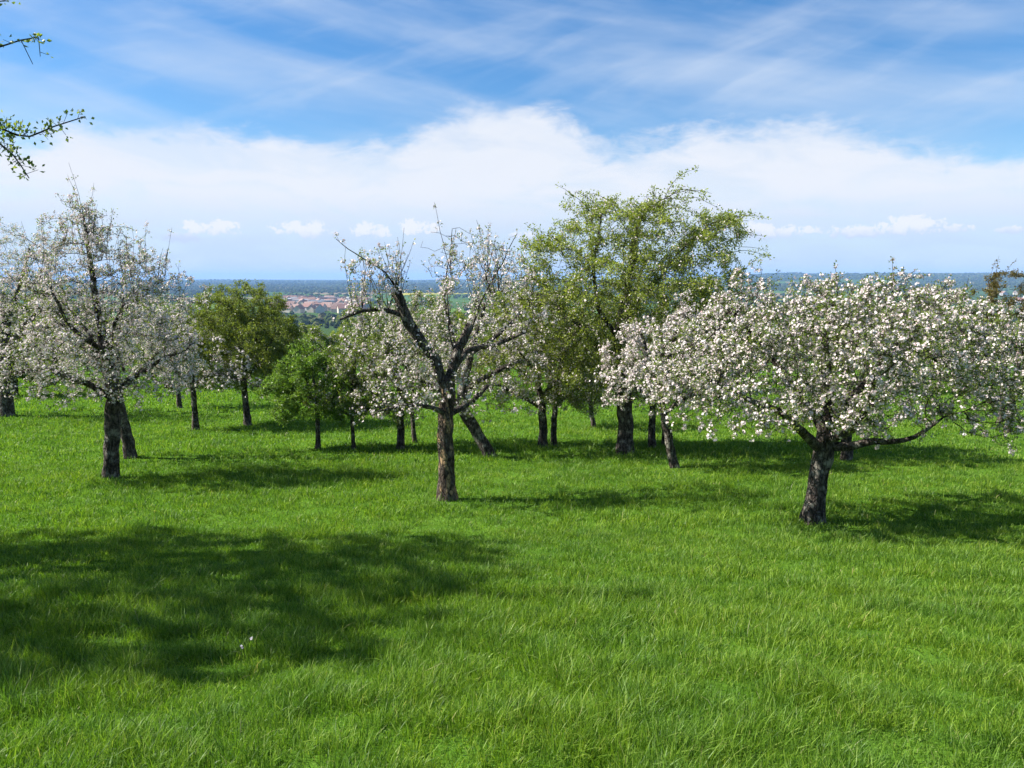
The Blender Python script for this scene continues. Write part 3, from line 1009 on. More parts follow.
# second trunk just behind it
tree(AP, 'blossoming apple tree whose pale leaning trunk shows just behind the straight dark trunk', CAT, 131, 458,
     trunk=[(0, -6, 0, 7.6), (0, 4, 0, 7), (-4, 28, 0, 6.2), (-8, 55, 0, 6.2), (-9, 70, 0, 5)],
     limbs=[[(-9, 66, 0, 4), (-30, 92, 10, 3), (-60, 120, 20, 1.8)], [(-9, 68, 0, 4), (15, 95, 10, 3), (45, 120, 20, 1.8)], [(-9, 70, 0, 4), (-5, 110, 0, 2.6), (0, 150, 0, 1.6)]],
     crown=[(-10, 120, 0, 75, 45, 70), (45, 150, 0, 40, 40, 50), (-60, 110, 0, 45, 32, 50), (30, 195, 0, 22, 30, 26)],
     seed=31, n_attr=650, step=0.2, kill=0.25, clusters=1700, flw=2.6, lvs=4, fl_size=0.025, lf_size=0.038, petal=PETAL_PINK, detail=1, shoots=12)

# tree at the left edge
tree(AP, 'thickly twigged apple tree with short dark trunk and greyish blossom, beside the tall pinkish one', CAT, 7, 416,
     trunk=[(0, -6, 0, 8.5), (0, 4, 0, 8), (0, 22, 0, 7.4), (2, 45, 0, 7.2), (4, 80, 0, 5), (8, 120, 0, 3.4)],
     limbs=[[(2, 50, 0, 5), (-25, 75, 10, 3.6), (-60, 95, 10, 2)], [(3, 60, 0, 5), (28, 88, -8, 3.6), (52, 110, -10, 2)], [(5, 85, 0, 4), (22, 125, 0, 2.6), (36, 165, 0, 1.6)], [(5, 85, 0, 4), (-15, 130, 0, 2.6), (-20, 165, 0, 1.5)]],
     crown=[(-10, 85, 0, 80, 50, 70), (15, 140, 0, 55, 48, 55), (22, 178, 0, 34, 24, 40), (45, 80, 0, 40, 40, 50), (-40, 150, 0, 45, 40, 50)],
     seed=37, n_attr=900, step=0.24, kill=0.28, clusters=2600, flw=2.2, lvs=4, fl_size=0.03, lf_size=0.042, petal=PETAL_PINK, detail=1, petals=4, clump=0.09, shoots=8)

# slender blossoming tree left of the olive one
tree(AP, 'slim-trunked apple tree with a low spread of white blossom before the round olive crown', CAT, 196, 430,
     trunk=[(0, -5, 0, 4), (0, 3, 0, 3.7), (0, 22, 0, 3.2), (-1, 42, 0, 3.2), (0, 60, 0, 2.4)],
     limbs=[[(-1, 44, 0, 2.4), (-20, 62, 5, 1.7), (-45, 76, 10, 1)], [(-1, 44, 0, 2.4), (22, 58, -6, 1.7), (50, 52, -10, 1), (72, 44, -14, .7)]],
     crown=[(-5, 75, 0, 52, 28, 45), (-25, 100, 0, 34, 24, 34), (40, 62, -5, 42, 22, 34), (72, 48, -10, 26, 14, 20), (10, 50, 0, 40, 14, 30)],
     seed=41, n_attr=520, step=0.2, kill=0.24, clusters=1600, flw=2.6, lvs=3.6, fl_size=0.028, lf_size=0.038, detail=1, petals=5)

tree('fruit_tree', 'round bushy tree with a dense dark olive-green crown and no blossom', CAT, 248, 425,
     trunk=[(0, -5, 0, 4.6), (0, 3, 0, 4.2), (-1, 20, 0, 3.6), (-2, 40, 0, 3.6), (-3, 70, 0, 2.6), (-3, 105, 0, 1.6)],
     limbs=[[(-2, 42, 0, 2.6), (-18, 66, 6, 1.9), (-36, 95, 10, 1.1)], [(-2, 44, 0, 2.6), (16, 66, -6, 1.9), (34, 92, -10, 1.1)], [(-2, 50, 0, 2.4), (5, 80, 20, 1.6), (10, 110, 28, 1)]],
     crown=[(-6, 92, 0, 56, 46, 52), (-22, 70, 0, 40, 30, 40), (28, 72, 0, 32, 34, 36), (0, 122, 0, 34, 16, 34), (-18, 118, 0, 26, 20, 26)],
     seed=43, n_attr=1500, step=0.17, kill=0.2, clusters=9000, flw=0, lvs=6, lf_size=0.052, leaf=LEAF_OLIVE, detail=1, spur=(0.06, 0.2), clump=0.09, up=0.1, shoots=12, shoot_len=(0.3, 0.6))

tree(AP, 'apple tree behind the olive crown with a thin dark trunk and faint blossom', CAT, 180, 408,
     trunk=[(0, -4, 0, 3), (0, 3, 0, 2.8), (-1, 18, 0, 2.6), (-1, 40, 0, 2.2), (0, 65, 0, 1.4)],
     limbs=[[(-1, 36, 0, 1.8), (-18, 56, 5, 1.2), (-34, 72, 8, .7)], [(-1, 36, 0, 1.8), (14, 56, -5, 1.2), (28, 72, -8, .7)]],
     crown=[(0, 66, 0, 40, 30, 36), (-12, 90, 0, 26, 20, 26)],
     seed=47, n_attr=380, step=0.24, kill=0.28, clusters=1400, flw=1.8, lvs=5, fl_size=0.034, lf_size=0.045, detail=1, petals=4, clump=0.1)

tree('young_fruit_tree', 'small bright green leafy tree, the freshest green in the orchard, on a thin straight trunk', CAT, 318, 449,
     trunk=[(0, -5, 0, 3.4), (0, 3, 0, 3), (0, 20, 0, 2.6), (0, 45, 0, 2.2), (-2, 75, 0, 1.4), (-4, 95, 0, .8)],
     limbs=[[(0, 36, 0, 1.8), (-14, 48, 5, 1.2), (-28, 62, 8, .7)], [(0, 38, 0, 1.8), (14, 50, -5, 1.2), (28, 62, -8, .7)], [(0, 48, 0, 1.5), (-4, 62, -12, 1), (-6, 80, -16, .6)]],
     crown=[(0, 55, 0, 42, 22, 34), (-8, 82, 0, 26, 20, 26), (-34, 60, 0, 16, 16, 20), (26, 42, 0, 26, 16, 26), (-10, 104, 0, 12, 12, 12), (-30, 38, 0, 16, 10, 16), (24, 74, 0, 14, 14, 16)],
     seed=53, n_attr=800, step=0.13, kill=0.15, clusters=2900, flw=0, lvs=6, lf_size=0.052, arch=22, arch_len=(0.3, 0.7), leaf=LEAF_BRIGHT, detail=1, spur=(0.05, 0.16), clump=0.07)

tree(AP, 'spindly pale green apple tree with one low blossom branch, beside the bright green tree', CAT, 354, 449,
     trunk=[(0, -5, 0, 2.6), (0, 3, 0, 2.3), (-1, 20, 0, 2), (-2, 40, 0, 2.2), (0, 65, 0, 1.6), (4, 90, 0, 1)],
     limbs=[[(-2, 34, 0, 1.8), (-20, 46, -8, 1.3), (-44, 56, -14, .8)], [(-2, 38, 0, 1.8), (22, 44, -6, 1.3), (44, 42, -10, .8)], [(0, 60, 0, 1.5), (18, 84, 6, 1), (30, 104, 10, .6)]],
     crown=[(12, 78, 0, 42, 36, 36), (-25, 54, -6, 30, 12, 22), (30, 48, -5, 36, 18, 28), (24, 104, 0, 26, 18, 24)],
     seed=59, n_attr=520, step=0.16, kill=0.2, clusters=2400, flw=1.3, lvs=6, fl_size=0.025, lf_size=0.046, leaf=LEAF_SPRING, lf_only=0.5, detail=1)

tree(AP, 'apple tree with creamy white blossom and green leaves just beside the pollarded trunk', CAT, 401, 449,
     trunk=[(0, -5, 0, 5), (0, 3, 0, 4.4), (0, 20, 0, 4.2), (-1, 36, 0, 4.4), (0, 60, 0, 3)],
     limbs=[[(-1, 36, 0, 3), (-22, 50, 5, 2.2), (-50, 70, 8, 1.2)], [(-1, 40, 0, 3), (20, 56, -6, 2.2), (46, 76, -8, 1.2)], [(0, 56, 0, 2.4), (-8, 90, 5, 1.5), (-8, 120, 8, .8)]],
     crown=[(-8, 82, 0, 58, 42, 50), (-34, 62, 0, 36, 26, 36), (30, 70, 0, 36, 36, 40), (-6, 125, 0, 34, 18, 34), (0, 48, 0, 48, 14, 36)],
     seed=61, n_attr=720, step=0.18, kill=0.22, clusters=2300, flw=2.2, lvs=6, fl_size=0.025, lf_size=0.04, detail=1)

tree(AP, 'thin-stemmed apple tree showing a narrow trunk next to the creamy blossom tree', CAT, 415, 443,
     trunk=[(0, -4, 0, 3), (0, 3, 0, 2.6), (-2, 20, 0, 2.4), (-3, 40, 0, 2), (0, 80, 0, 1.4)],
     limbs=[[(-3, 38, 0, 1.6), (-20, 60, 8, 1), (-34, 82, 10, .6)], [(-3, 38, 0, 1.6), (18, 62, 8, 1), (34, 84, 10, .6)]],
     crown=[(0, 90, 0, 45, 36, 40), (12, 130, 0, 34, 22, 34)],
     seed=67, n_attr=420, step=0.22, kill=0.26, clusters=1600, flw=1.6, lvs=6, fl_size=0.028, lf_size=0.042, detail=1, petals=4)

# leaning tree
tree(AP, 'apple tree with a thick dark trunk leaning hard over, sparse white blossom above', CAT, 489, 457,
     trunk=[(3, -6, 0, 7.6), (0, 3, 0, 7.2), (-8, 18, 0, 6.8), (-20, 38, 0, 6.8), (-28, 52, 0, 6.6), (-24, 80, 0, 5), (-14, 115, 0, 3.6), (-4, 150, 0, 2)],
     limbs=[[(-28, 50, 0, 5), (-46, 66, 5, 3.4), (-80, 82, 8, 2)], [(-25, 66, 0, 4.4), (-2, 82, -8, 3.2), (30, 98, -10, 2)], [(-24, 80, 0, 4), (-36, 120, 15, 2.6), (-46, 160, 20, 1.5)], [(-16, 105, 0, 3), (18, 130, 15, 2), (40, 150, 20, 1.2)]],
     crown=[(-20, 110, 0, 75, 45, 60), (20, 140, 0, 50, 45, 50), (-50, 80, 0, 45, 28, 45), (30, 92, 0, 40, 28, 40), (10, 190, 0, 50, 26, 40), (16, 64, -10, 56, 26, 40)],
     seed=71, n_attr=900, step=0.19, kill=0.23, clusters=2200, flw=2.2, lvs=4, fl_size=0.025, lf_size=0.038, detail=1, shoots=14, shoot_len=(0.4, 0.8))

# pair of trunks right of it
tree(AP, 'leafy apple tree with some white blossom on the darker trunk of a close pair', CAT, 543, 447,
     trunk=[(0, -5, 0, 5.6), (0, 3, 0, 5), (0, 22, 0, 4.6), (-1, 40, 0, 4.4), (-6, 70, 0, 3), (-8, 110, 0, 1.8)],
     limbs=[[(-1, 38, 0, 3.2), (-26, 52, 5, 2.4), (-52, 66, 8, 1.3)], [(-2, 50, 0, 3), (20, 76, 8, 2), (36, 104, 10, 1.2)], [(-5, 66, 0, 2.6), (-26, 98, -8, 1.7), (-36, 130, -10, 1)]],
     crown=[(-8, 100, 0, 60, 52, 55), (-40, 76, 0, 36, 30, 40), (24, 74, 0, 32, 34, 36), (-20, 140, 0, 38, 30, 38)],
     seed=73, n_attr=900, step=0.19, kill=0.23, clusters=3600, flw=1.4, lvs=6.5, fl_size=0.026, lf_size=0.042, leaf=LEAF_TALL, lf_only=0.35, detail=1, shoots=8)

tree(AP, 'apple tree with a slimmer pale-patched trunk, second of the close pair', CAT, 554, 446,
     trunk=[(0, -5, 0, 4), (0, 3, 0, 3.6), (0, 22, 0, 3.4), (1, 44, 0, 3), (6, 80, 0, 2), (12, 110, 0, 1.2)],
     limbs=[[(1, 42, 0, 2.2), (22, 58, 8, 1.5), (44, 66, 10, .9)], [(3, 60, 0, 2), (-12, 90, 12, 1.3), (-18, 120, 16, .8)]],
     crown=[(16, 76, 0, 42, 36, 40), (14, 120, 0, 36, 30, 36), (42, 52, 0, 30, 18, 30)],
     seed=79, n_attr=520, step=0.2, kill=0.24, clusters=1900, flw=1.6, lvs=6, fl_size=0.026, lf_size=0.04, detail=1)

tree(AP, 'small apple tree with a bent dark stem and cream blossom under the tall green tree', CAT, 594, 428,
     trunk=[(0, -4, 0, 3.2), (0, 3, 0, 2.9), (-3, 16, 0, 2.6), (-5, 32, 0, 2.6), (-3, 55, 0, 1.6)],
     limbs=[[(-5, 30, 0, 2), (-22, 44, 5, 1.3), (-40, 54, 8, .8)], [(-4, 36, 0, 2), (14, 50, -5, 1.3), (30, 60, -8, .8)]],
     crown=[(-2, 52, 0, 46, 24, 40), (-4, 74, 0, 34, 18, 34)],
     seed=83, n_attr=420, step=0.22, kill=0.26, clusters=1700, flw=2.0, lvs=6, fl_size=0.03, lf_size=0.042, detail=1, petals=4)

# tall green tree
tree('fruit_tree', 'tallest tree of the orchard, yellow-green young leaves on arching branches over a thick trunk', CAT, 625, 453,
     trunk=[(0, -6, 0, 11), (0, 4, 0, 10), (0, 22, 0, 9), (-1, 50, 0, 8.4), (-4, 80, 0, 8), (-8, 110, 0, 6.5), (-6, 140, 0, 5), (2, 175, 0, 3.6), (6, 210, 0, 2.2)],
     limbs=[[(-4, 78, 0, 5.5), (-28, 108, 10, 4.2), (-52, 132, 18, 2.8), (-76, 150, 20, 1.6)], [(-3, 72, 0, 5), (26, 98, -8, 3.8), (60, 128, -12, 2.4), (95, 150, -14, 1.3)],
            [(-7, 112, 0, 4.5), (-30, 142, -14, 3.4), (-36, 185, -20, 2.2), (-30, 230, -22, 1.2)], [(-6, 130, 0, 4), (25, 165, 10, 2.6), (52, 200, 14, 1.6), (84, 226, 14, .9), (110, 232, 14, .5)],
            [(-5, 120, 0, 4), (10, 150, 40, 2.8), (25, 190, 60, 1.6)], [(-5, 95, 0, 4), (-5, 130, -45, 2.8), (-12, 175, -60, 1.6)], [(2, 175, 0, 3), (4, 210, -5, 1.8), (14, 238, -8, 1.0), (44, 256, -8, .5)]],
     crown=[(-8, 165, 0, 85, 55, 80), (40, 175, 0, 70, 45, 70), (0, 222, 0, 60, 34, 60), (-60, 140, 0, 50, 45, 60), (70, 130, 0, 50, 44, 60), (62, 215, 0, 52, 24, 46), (-52, 205, 0, 36, 26, 40), (-40, 90, 0, 50, 34, 55), (0, 238, 0, 34, 14, 30), (-25, 236, 10, 46, 16, 40), (-75, 200, 0, 36, 30, 40), (-20, 110, 0, 70, 36, 60)],
     seed=89, n_attr=3200, step=0.17, kill=0.2, clusters=12000, limb_k=0.62, flw=0.35, lvs=5.5, lf_size=0.054, leaf=LEAF_TALL, detail=2, spur=(0.06, 0.2), clump=0.1, shoots=6, shoot_len=(0.3, 0.55), up=0.02, droop=0.2, arch=120, arch_len=(0.6, 1.4))

tree(AP, 'apple tree with a straight blackish trunk behind the thick trunk of the tall green tree', CAT, 652, 448,
     trunk=[(0, -5, 0, 5), (0, 3, 0, 4.4), (0, 22, 0, 4), (0, 50, 0, 3.6), (4, 85, 0, 2)],
     limbs=[[(0, 46, 0, 2.6), (-22, 66, 8, 1.7), (-44, 84, 10, 1)], [(0, 46, 0, 2.6), (22, 66, 8, 1.7), (44, 84, 10, 1)]],
     crown=[(4, 84, 0, 55, 40, 48), (40, 110, 0, 40, 30, 40)],
     seed=97, n_attr=600, step=0.2, kill=0.25, clusters=2200, flw=1.6, lvs=6, fl_size=0.027, lf_size=0.042, detail=1)

tree(AP, 'apple tree with a pale narrow trunk between the blackish one and the slanting one', CAT, 664, 446,
     trunk=[(0, -5, 0, 3.2), (0, 3, 0, 2.9), (-1, 22, 0, 2.7), (-2, 50, 0, 2.2), (0, 80, 0, 1.4)],
     limbs=[[(-2, 46, 0, 1.7), (-18, 66, 12, 1.1), (-34, 84, 14, .7)], [(-2, 48, 0, 1.7), (18, 66, 12, 1.1), (36, 80, 14, .7)]],
     crown=[(8, 80, 0, 48, 34, 42), (30, 110, 0, 32, 24, 32)],
     seed=101, n_attr=420, step=0.22, kill=0.26, clusters=1600, flw=1.6, lvs=5, fl_size=0.028, lf_size=0.04, detail=1, petals=4)

# white tree with slanting stem
tree(AP, 'apple tree with a slanting slim trunk and a cloud of bright white blossom', CAT, 674, 468,
     trunk=[(2, -6, 0, 6), (0, 4, 0, 5.4), (-6, 26, 0, 4.6), (-10, 50, 0, 4.4), (-16, 70, 0, 3.8), (-10, 105, 0, 2.6), (0, 140, 0, 1.6)],
     limbs=[[(-14, 64, 0, 3.4), (-36, 80, 6, 2.6), (-60, 92, 10, 1.4)], [(-11, 54, 0, 3.2), (12, 76, -8, 2.4), (42, 92, -10, 1.4)], [(-14, 76, 0, 3), (-30, 110, -12, 2), (-40, 140, -14, 1.2)], [(-8, 100, 0, 2.6), (18, 125, 10, 1.7), (40, 140, 12, 1)]],
     crown=[(-14, 110, 0, 66, 46, 60), (36, 105, 0, 44, 44, 50), (-50, 88, 0, 40, 28, 40), (20, 145, 0, 46, 24, 44), (50, 78, -10, 40, 26, 36)],
     seed=103, n_attr=1000, step=0.17, kill=0.2, clusters=2900, flw=3.6, lvs=3.6, fl_size=0.024, lf_size=0.036, detail=2, shoots=10, shoot_len=(0.3, 0.6))

# trunk behind the big right tree
tree(AP, 'apple tree mostly hidden behind the wide white tree, only a short thick trunk showing', CAT, 846, 460,
     trunk=[(0, -5, 0, 7), (0, 3, 0, 6.4), (-1, 18, 0, 5.6), (-1, 36, 0, 5.6), (0, 70, 0, 3.6)],
     limbs=[[(-1, 36, 0, 4), (-24, 60, 5, 2.6), (-48, 84, 8, 1.4)], [(-1, 38, 0, 4), (24, 58, -5, 2.6), (52, 76, -8, 1.4)]],
     crown=[(0, 88, 0, 70, 40, 55), (0, 120, 0, 48, 26, 44)],
     seed=107, n_attr=600, step=0.2, kill=0.25, clusters=2000, flw=2.2, lvs=5, fl_size=0.026, lf_size=0.04, detail=1)

# right edge
tree(AP, 'apple tree with thin white blossom reaching in beside the wide white tree, small dark trunk', CAT, 1008, 434,
     trunk=[(0, -5, 0, 4.6), (0, 3, 0, 4.2), (0, 20, 0, 4), (2, 45, 0, 3.4), (6, 80, 0, 2.2), (8, 110, 0, 1.2)],
     limbs=[[(2, 44, 0, 2.8), (-20, 66, 5, 2), (-46, 86, 8, 1.1)], [(2, 48, 0, 2.8), (28, 66, -5, 2), (60, 86, -8, 1.1)]],
     crown=[(0, 80, 0, 64, 34, 55), (-30, 110, 0, 32, 20, 34), (40, 108, 0, 50, 30, 46)],
     seed=109, n_attr=620, step=0.2, kill=0.25, clusters=1900, flw=2.4, lvs=5, fl_size=0.026, lf_size=0.04, detail=1)

tree('fruit_tree', 'tree with upright wands of reddish-brown young leaves rising behind the edge of the white blossom', CAT, 1000, 424,
     trunk=[(0, -5, 0, 4), (0, 3, 0, 3.6), (0, 30, 0, 3), (0, 70, 0, 2.4), (0, 110, 0, 1.4)],
     limbs=[[(0, 70, 0, 2), (-14, 100, 5, 1.4), (-20, 140, 5, .8)], [(0, 74, 0, 2), (14, 105, -5, 1.4), (22, 140, -5, .8)]],
     crown=[(0, 100, 0, 34, 36, 32), (-8, 132, 0, 22, 22, 22), (16, 136, 0, 20, 18, 20)],
     seed=113, n_attr=420, step=0.2, kill=0.24, clusters=2200, flw=0, lvs=5, lf_size=0.055, leaf=LEAF_RED, detail=1, shoots=16, shoot_len=(0.5, 0.95), up=0.25, spur=(0.03, 0.1))

# tree standing just outside the frame on the left, its budding branches hang in
NEAR_S = 0.01
tree('fruit_tree', 'budding tree whose dark twigs with small green leaves hang high in front of the clouds', CAT, pos=(-9.2, 8.6), scale=NEAR_S,
     trunk=[(0, -10, 0, 24), (0, 10, 0, 22), (4, 90, 0, 18), (8, 190, 0, 18), (10, 280, 0, 14), (10, 400, 0, 10), (5, 560, 0, 6), (0, 700, 0, 3)],
     limbs=[[(8, 190, 0, 13), (80, 300, -40, 10), (170, 400, -90, 7), (280, 455, -140, 4.2), (380, 475, -180, 2.2), (470, 456, -190, 1.3), (512, 436, -190, 0.9), (560, 452, -190, 0.5)],
            [(400, 468, -180, 1.6), (470, 444, -190, 1.1), (500, 424, -192, .8), (512, 402, -192, 0.5)],
            [(170, 400, -90, 5), (260, 480, -140, 3.5), (380, 512, -180, 1.8), (460, 500, -190, 1.2), (500, 508, -190, .8), (528, 516, -190, .5)],
            [(380, 512, -180, 1.5), (460, 540, -190, .8), (504, 545, -190, .5)],
            [(8, 200, 0, 12), (-80, 330, 40, 8), (-180, 480, 80, 4)], [(8, 210, 0, 12), (40, 340, 120, 8), (80, 480, 200, 4)], [(8, 200, 0, 11), (10, 320, -160, 8), (20, 420, -280, 4)],
            [(10, 280, 0, 9), (80, 420, 60, 6), (150, 560, 90, 3)]],
     crown=[(-50, 600, 20, 240, 180, 230), (0, 480, 0, 200, 120, 200), (20, 440, -290, 190, 110, 140), (-120, 430, 80, 190, 110, 200), (0, 690, 100, 160, 100, 160),
            (506, 500, -190, 26, 26, 22), (496, 541, -190, 12, 10, 14), (495, 440, -190, 46, 20, 22), (507, 412, -190, 16, 22, 16), (548, 450, -190, 22, 9, 12), (420, 470, -180, 60, 36, 30), (300, 480, -150, 80, 50, 60), (-20, 560, -330, 230, 120, 150), (60, 640, -80, 200, 110, 180), (50, 570, -375, 230, 120, 120), (90, 720, -330, 120, 60, 100), (90, 650, -260, 140, 70, 120), (80, 640, 60, 120, 80, 140)],
     seed=127, n_attr=4800, step=0.2, kill=0.23, clusters=50000, flw=0.12, lvs=4.5, lf_size=0.040, fl_size=0.022, leaf=LEAF_SPRING, detail=2, spur=(0.03, 0.12), clump=0.075, lf_only=0.6, wfun=lambda p: np.where(p[:, 0] > 3.0, 0.9, 1.0))


# ------------------------------------------------------------------ orchard further down the slope
def slope_trees():
    rng = np.random.default_rng(404)
    placed = [(x, y) for x, y, s in TREES]
    looks = [('fruit_tree', LEAF_OLIVE, 0.0, 4.5), (AP, LEAF_SPRING, 2.2, 3.6), ('fruit_tree', LEAF_TALL, 0.0, 4.4), (AP, LEAF_SPRING, 1.2, 4.2)]
    words = ['olive-green leafy tree growing further down the slope behind the orchard', 'green tree flecked with white blossom further down the slope behind the orchard',
             'yellow-green leafy tree growing further down the slope behind the orchard', 'faintly blossoming green tree further down the slope behind the orchard']
    grp = ['olive-green trees on the slope below', 'white-flecked trees on the slope below', 'yellow-green trees on the slope below', 'faintly blossoming trees on the slope below']
    k = 0
    tries = 0
    gaps = [(288, 40), (306, 46), (326, 36), (341, 43), (372, 50), (505, 34), (524, 44), (582, 38), (602, 47), (690, 36), (716, 42), (742, 33), (776, 40), (880, 36), (930, 34), (962, 42), (60, 42), (165, 38), (150, 48), (266, 52)]
    while k < 78 and tries < 3000:
        tries += 1
        y = rng.uniform(31, 108)
        x = rng.uniform(-0.68, 0.68) * y
        if gaps:
            gx, y = gaps.pop(0)
            x = (gx - 512) / FPX * y
        if any((x - a) ** 2 + (y - b) ** 2 < 4.0 ** 2 for a, b in placed):
            continue
        placed.append((x, y))
        q = int(rng.integers(0, 4))
        nm, lf, fl, lv = looks[q]
        h = rng.uniform(4.0, 5.6) * (1 + 0.25 * min(1, max(0, (y - 40) / 30)))
        if 0.195 < -x / y < 0.31: h = min(h, CAM_H - 0.055 * y - ground1(x, y)) * 0.98       # kept low: the town shows over them
        S = h / 100.0
        w = rng.uniform(0.85, 1.2)
        crown = [(0, 52, 0, 46 * w, 38, 46 * w), (rng.uniform(-20, 20), 30, rng.uniform(-10, 10), 40 * w, 20, 36 * w), (rng.uniform(-14, 14), 80, rng.uniform(-14, 14), 30 * w, 20, 30 * w), (rng.uniform(-22, 22), 50, rng.uniform(-20, 20), 30 * w, 22, 30 * w)]
        far = min(1.6, max(1.0, y / 45))
        tree(nm, words[q], CAT, pos=(x, y), scale=S, trunk=[(0, -4, 0, 3.6), (0, 3, 0, 3.2), (rng.uniform(-3, 3), 25, 0, 2.8), (rng.uniform(-4, 4), 50, 0, 2), (rng.uniform(-5, 5), 75, 0, 1.2)],
             limbs=[[(0, 26, 0, 2), (-18, 44, 4, 1.4), (-34, 60, 6, .8)], [(0, 28, 0, 2), (18, 46, -4, 1.4), (34, 62, -6, .8)]],
             crown=crown, seed=500 + k, n_attr=380, step=0.3, kill=0.36, clusters=int(2900 / far), flw=fl * 0.6, lvs=lv * 1.7, fl_size=0.036 * far, lf_size=0.085 * far, leaf=lf, detail=0, petals=4, clump=0.13 * far, group=grp[q], thick=0.03, lf_only=0.2)
        k += 1


slope_trees()


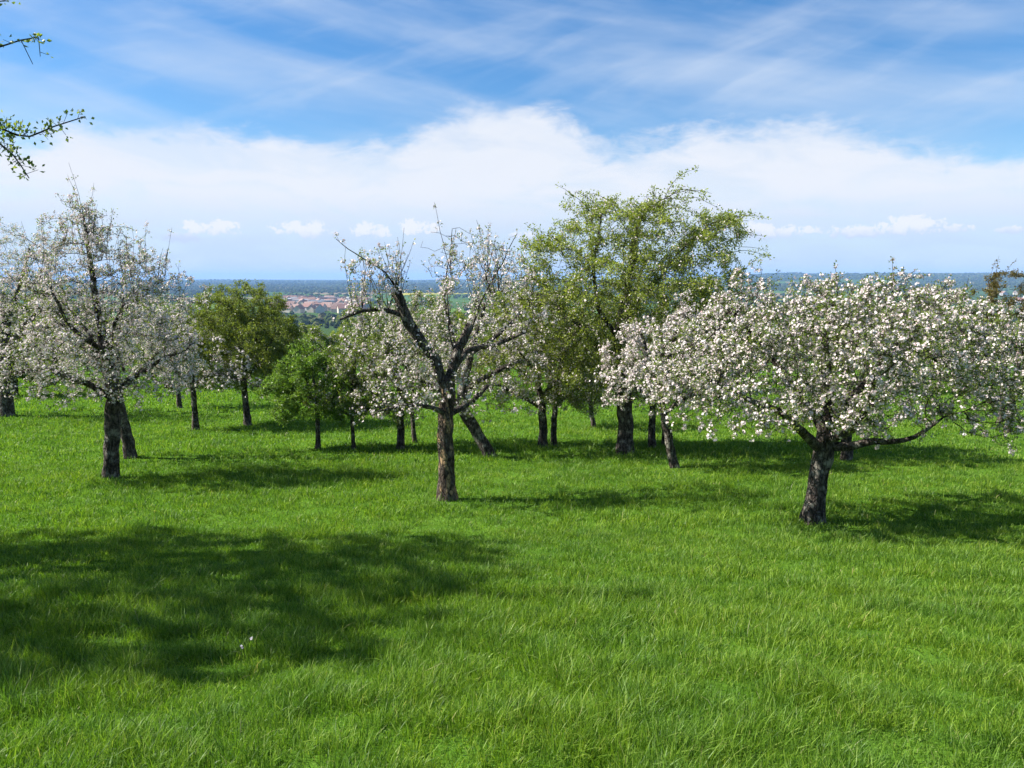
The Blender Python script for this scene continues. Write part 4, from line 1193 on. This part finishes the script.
# ------------------------------------------------------------------ grass
def build_grass():
    rng = np.random.default_rng(9)
    m, t, out = new_mat('grass_blades')
    g = t.n('ShaderNodeNewGeometry')
    patch = t.noise(g.outputs['Position'], 0.55, 4, 0.6)
    c1 = t.ramp(g.outputs['Random Per Island'], [(0.0, (0.038, 0.094, 0.008)), (0.4, (0.094, 0.190, 0.014)), (0.85, (0.172, 0.285, 0.030)), (0.985, (0.23, 0.31, 0.06)), (1.0, (0.32, 0.29, 0.15))])
    patch2 = t.noise(g.outputs['Position'], 2.3, 4, 0.65)
    c = t.mix(t.smooth(patch, 0.35, 0.62, 0.0, 0.8), c1, t.mix(1.0, c1, (1.30, 1.16, 0.9, 1), 'MULTIPLY'))
    c = t.mix(t.smooth(patch2, 0.44, 0.64, 0.0, 0.8), c, t.mix(1.0, c, (0.66, 0.80, 1.1, 1), 'MULTIPLY'))
    p = t.n('ShaderNodeBsdfPrincipled')
    t.link(c, p.inputs['Base Color'])
    p.inputs['Roughness'].default_value = 0.5
    p.inputs['Specular IOR Level'].default_value = 0.3
    tr = t.n('ShaderNodeBsdfTranslucent')
    t.link(t.mix(1.0, c, (1.2, 1.3, 0.6, 1), 'MULTIPLY'), tr.inputs['Color'])
    mx = t.n('ShaderNodeMixShader')
    mx.inputs[0].default_value = 0.42
    t.link(p.outputs[0], mx.inputs[1]); t.link(tr.outputs[0], mx.inputs[2])
    t.link(mx.outputs[0], out.inputs['Surface'])

    Xs, Ys, Hs, Ws, Gs = [], [], [], [], []
    # (from, to, blades per square metre, height, half width)
    for (d0, d1, den, hh, ww) in [(1.2, 4.5, 15000, 0.085, 0.0015), (4.5, 7, 9000, 0.085, 0.0019), (7, 11, 4600, 0.085, 0.0026), (11, 17, 2000, 0.085, 0.0038), (17, 27, 640, 0.095, 0.0070), (27, 44, 140, 0.12, 0.014)]:
        half = 0.72 * d1 + 1.2
        n = int((d1 - d0) * 2 * half * den)
        y = rng.uniform(d0, d1, n); x = rng.uniform(-half, half, n)
        keep = np.abs(x) < 0.70 * y + 1.2
        x, y = x[keep], y[keep]
        cl = fbm(x * 3.4, y * 3.4, 71, 3)                           # tussocks
        keep = rng.random(len(x)) < np.clip(0.35 + 1.3 * (cl - 0.2), 0.2, 1)
        x, y, cl = x[keep], y[keep], cl[keep]
        big = fbm(x * 0.5, y * 0.5, 75, 2)
        h = hh * np.clip(0.12 + 1.2 * cl + 0.5 * (big - 0.4), 0.3, 1.5) * rng.gamma(6, 1 / 6, len(x))
        e_ = 0.06
        gx = fbm((x + e_) * 3.4, y * 3.4, 71, 3) - cl; gy = fbm(x * 3.4, (y + e_) * 3.4, 71, 3) - cl
        Gs.append(np.stack([-gx, -gy], 1) / e_)
        Xs.append(x); Ys.append(y); Hs.append(h); Ws.append(ww * rng.uniform(0.6, 1.35, len(x)))
    x = np.concatenate(Xs); y = np.concatenate(Ys); h = np.concatenate(Hs); w = np.concatenate(Ws)
    # keep the feet of the trunks clear
    n = len(x)
    z = ground(x, y) - 0.01
    wind = fbm(x * 0.9, y * 0.9, 91, 2) * 2 * math.pi * 1.6
    a = wind + rng.normal(0, 1.9, n)
    lean = np.abs(rng.normal(0.08, 0.26, n))
    bend = np.abs(rng.normal(0.20, 0.34, n))
    G = np.concatenate(Gs)
    dx, dy = np.cos(a) + G[:, 0] * 0.25, np.sin(a) + G[:, 1] * 0.25
    q = np.maximum(np.hypot(dx, dy), 0.3); dx, dy = dx / q, dy / q
    broad = rng.random(n) < 0.025
    w = np.where(broad, w * 2.6, w); h = np.where(broad, h * 0.7, h); bend = np.where(broad, bend + 0.5, bend)
    fa = rng.uniform(0, 2 * math.pi, n)
    ex, ey = np.cos(fa), np.sin(fa)
    base = np.stack([x, y, z], 1)
    D = np.stack([dx, dy, np.zeros(n)], 1); E = np.stack([ex, ey, np.zeros(n)], 1)
    H = h[:, None]; Wd = w[:, None]
    p1 = base + np.array([0, 0, 1.0]) * H * 0.5 + D * H * (lean * 0.5)[:, None]
    p2 = base + np.array([0, 0, 1.0]) * H * (1.0 - 0.30 * np.minimum(bend, 1.6))[:, None] + D * H * (lean + bend * 0.75)[:, None]
    pm = 0.5 * p1 + 0.5 * p2 + np.array([0, 0, 1.0]) * H * (0.09 * bend)[:, None]
    V = np.stack([base - E * Wd * 0.8, base + E * Wd * 0.8, p1 + E * Wd, p1 - E * Wd, pm + E * Wd * 0.75, pm - E * Wd * 0.75, p2], 1)
    i = np.arange(n) * 7
    Q = np.concatenate([np.stack([i, i + 1, i + 2, i + 3], 1), np.stack([i + 3, i + 2, i + 4, i + 5], 1)])
    T = np.stack([i + 5, i + 4, i + 6], 1)
    o = link('grass', np_mesh('grass', V.reshape(-1, 3), [Q, T], m, smooth=True))
    tag(o, 'lush green meadow grass under the apple trees', 'grass', kind='stuff')
    print('grass blades', n)


build_grass()


# ------------------------------------------------------------------ small white flowers in the grass
def meadow_flower(px, py, label):
    rng = np.random.default_rng(int(px))
    x, y, t = at(px, py)
    z = ground1(x, y)
    e = bpy.data.objects.new('meadow_flower', None)
    col.objects.link(e)
    e.location = (x, y, z)
    tag(e, label, 'flower')
    P = np.array([(0, 0, -0.01), (0.004, 0.002, 0.06), (0.012, 0.0, 0.115), (0.014, -0.004, 0.15)])
    V, Q, T_ = tube(P, [0.0018, 0.0016, 0.0014, 0.0012], 6, rng, 0, True)
    link('stem', np_mesh('stem', V, [Q, T_], LEAF_BRIGHT, smooth=True), e)
    C = P[-1] + rng.normal(0, 0.004, (5, 3))
    V, F = flowers(C, rng.normal(0, 0.4, (5, 3)) + np.array([0, -0.3, 1]), np.full(5, 0.008), rng)
    link('petals', np_mesh('petals', V, [F], PETAL), e)


meadow_flower(251, 662, 'tiny white flower standing in the shaded grass, the taller of two')
meadow_flower(241, 671, 'tiny white flower low in the shaded grass beside the taller one')
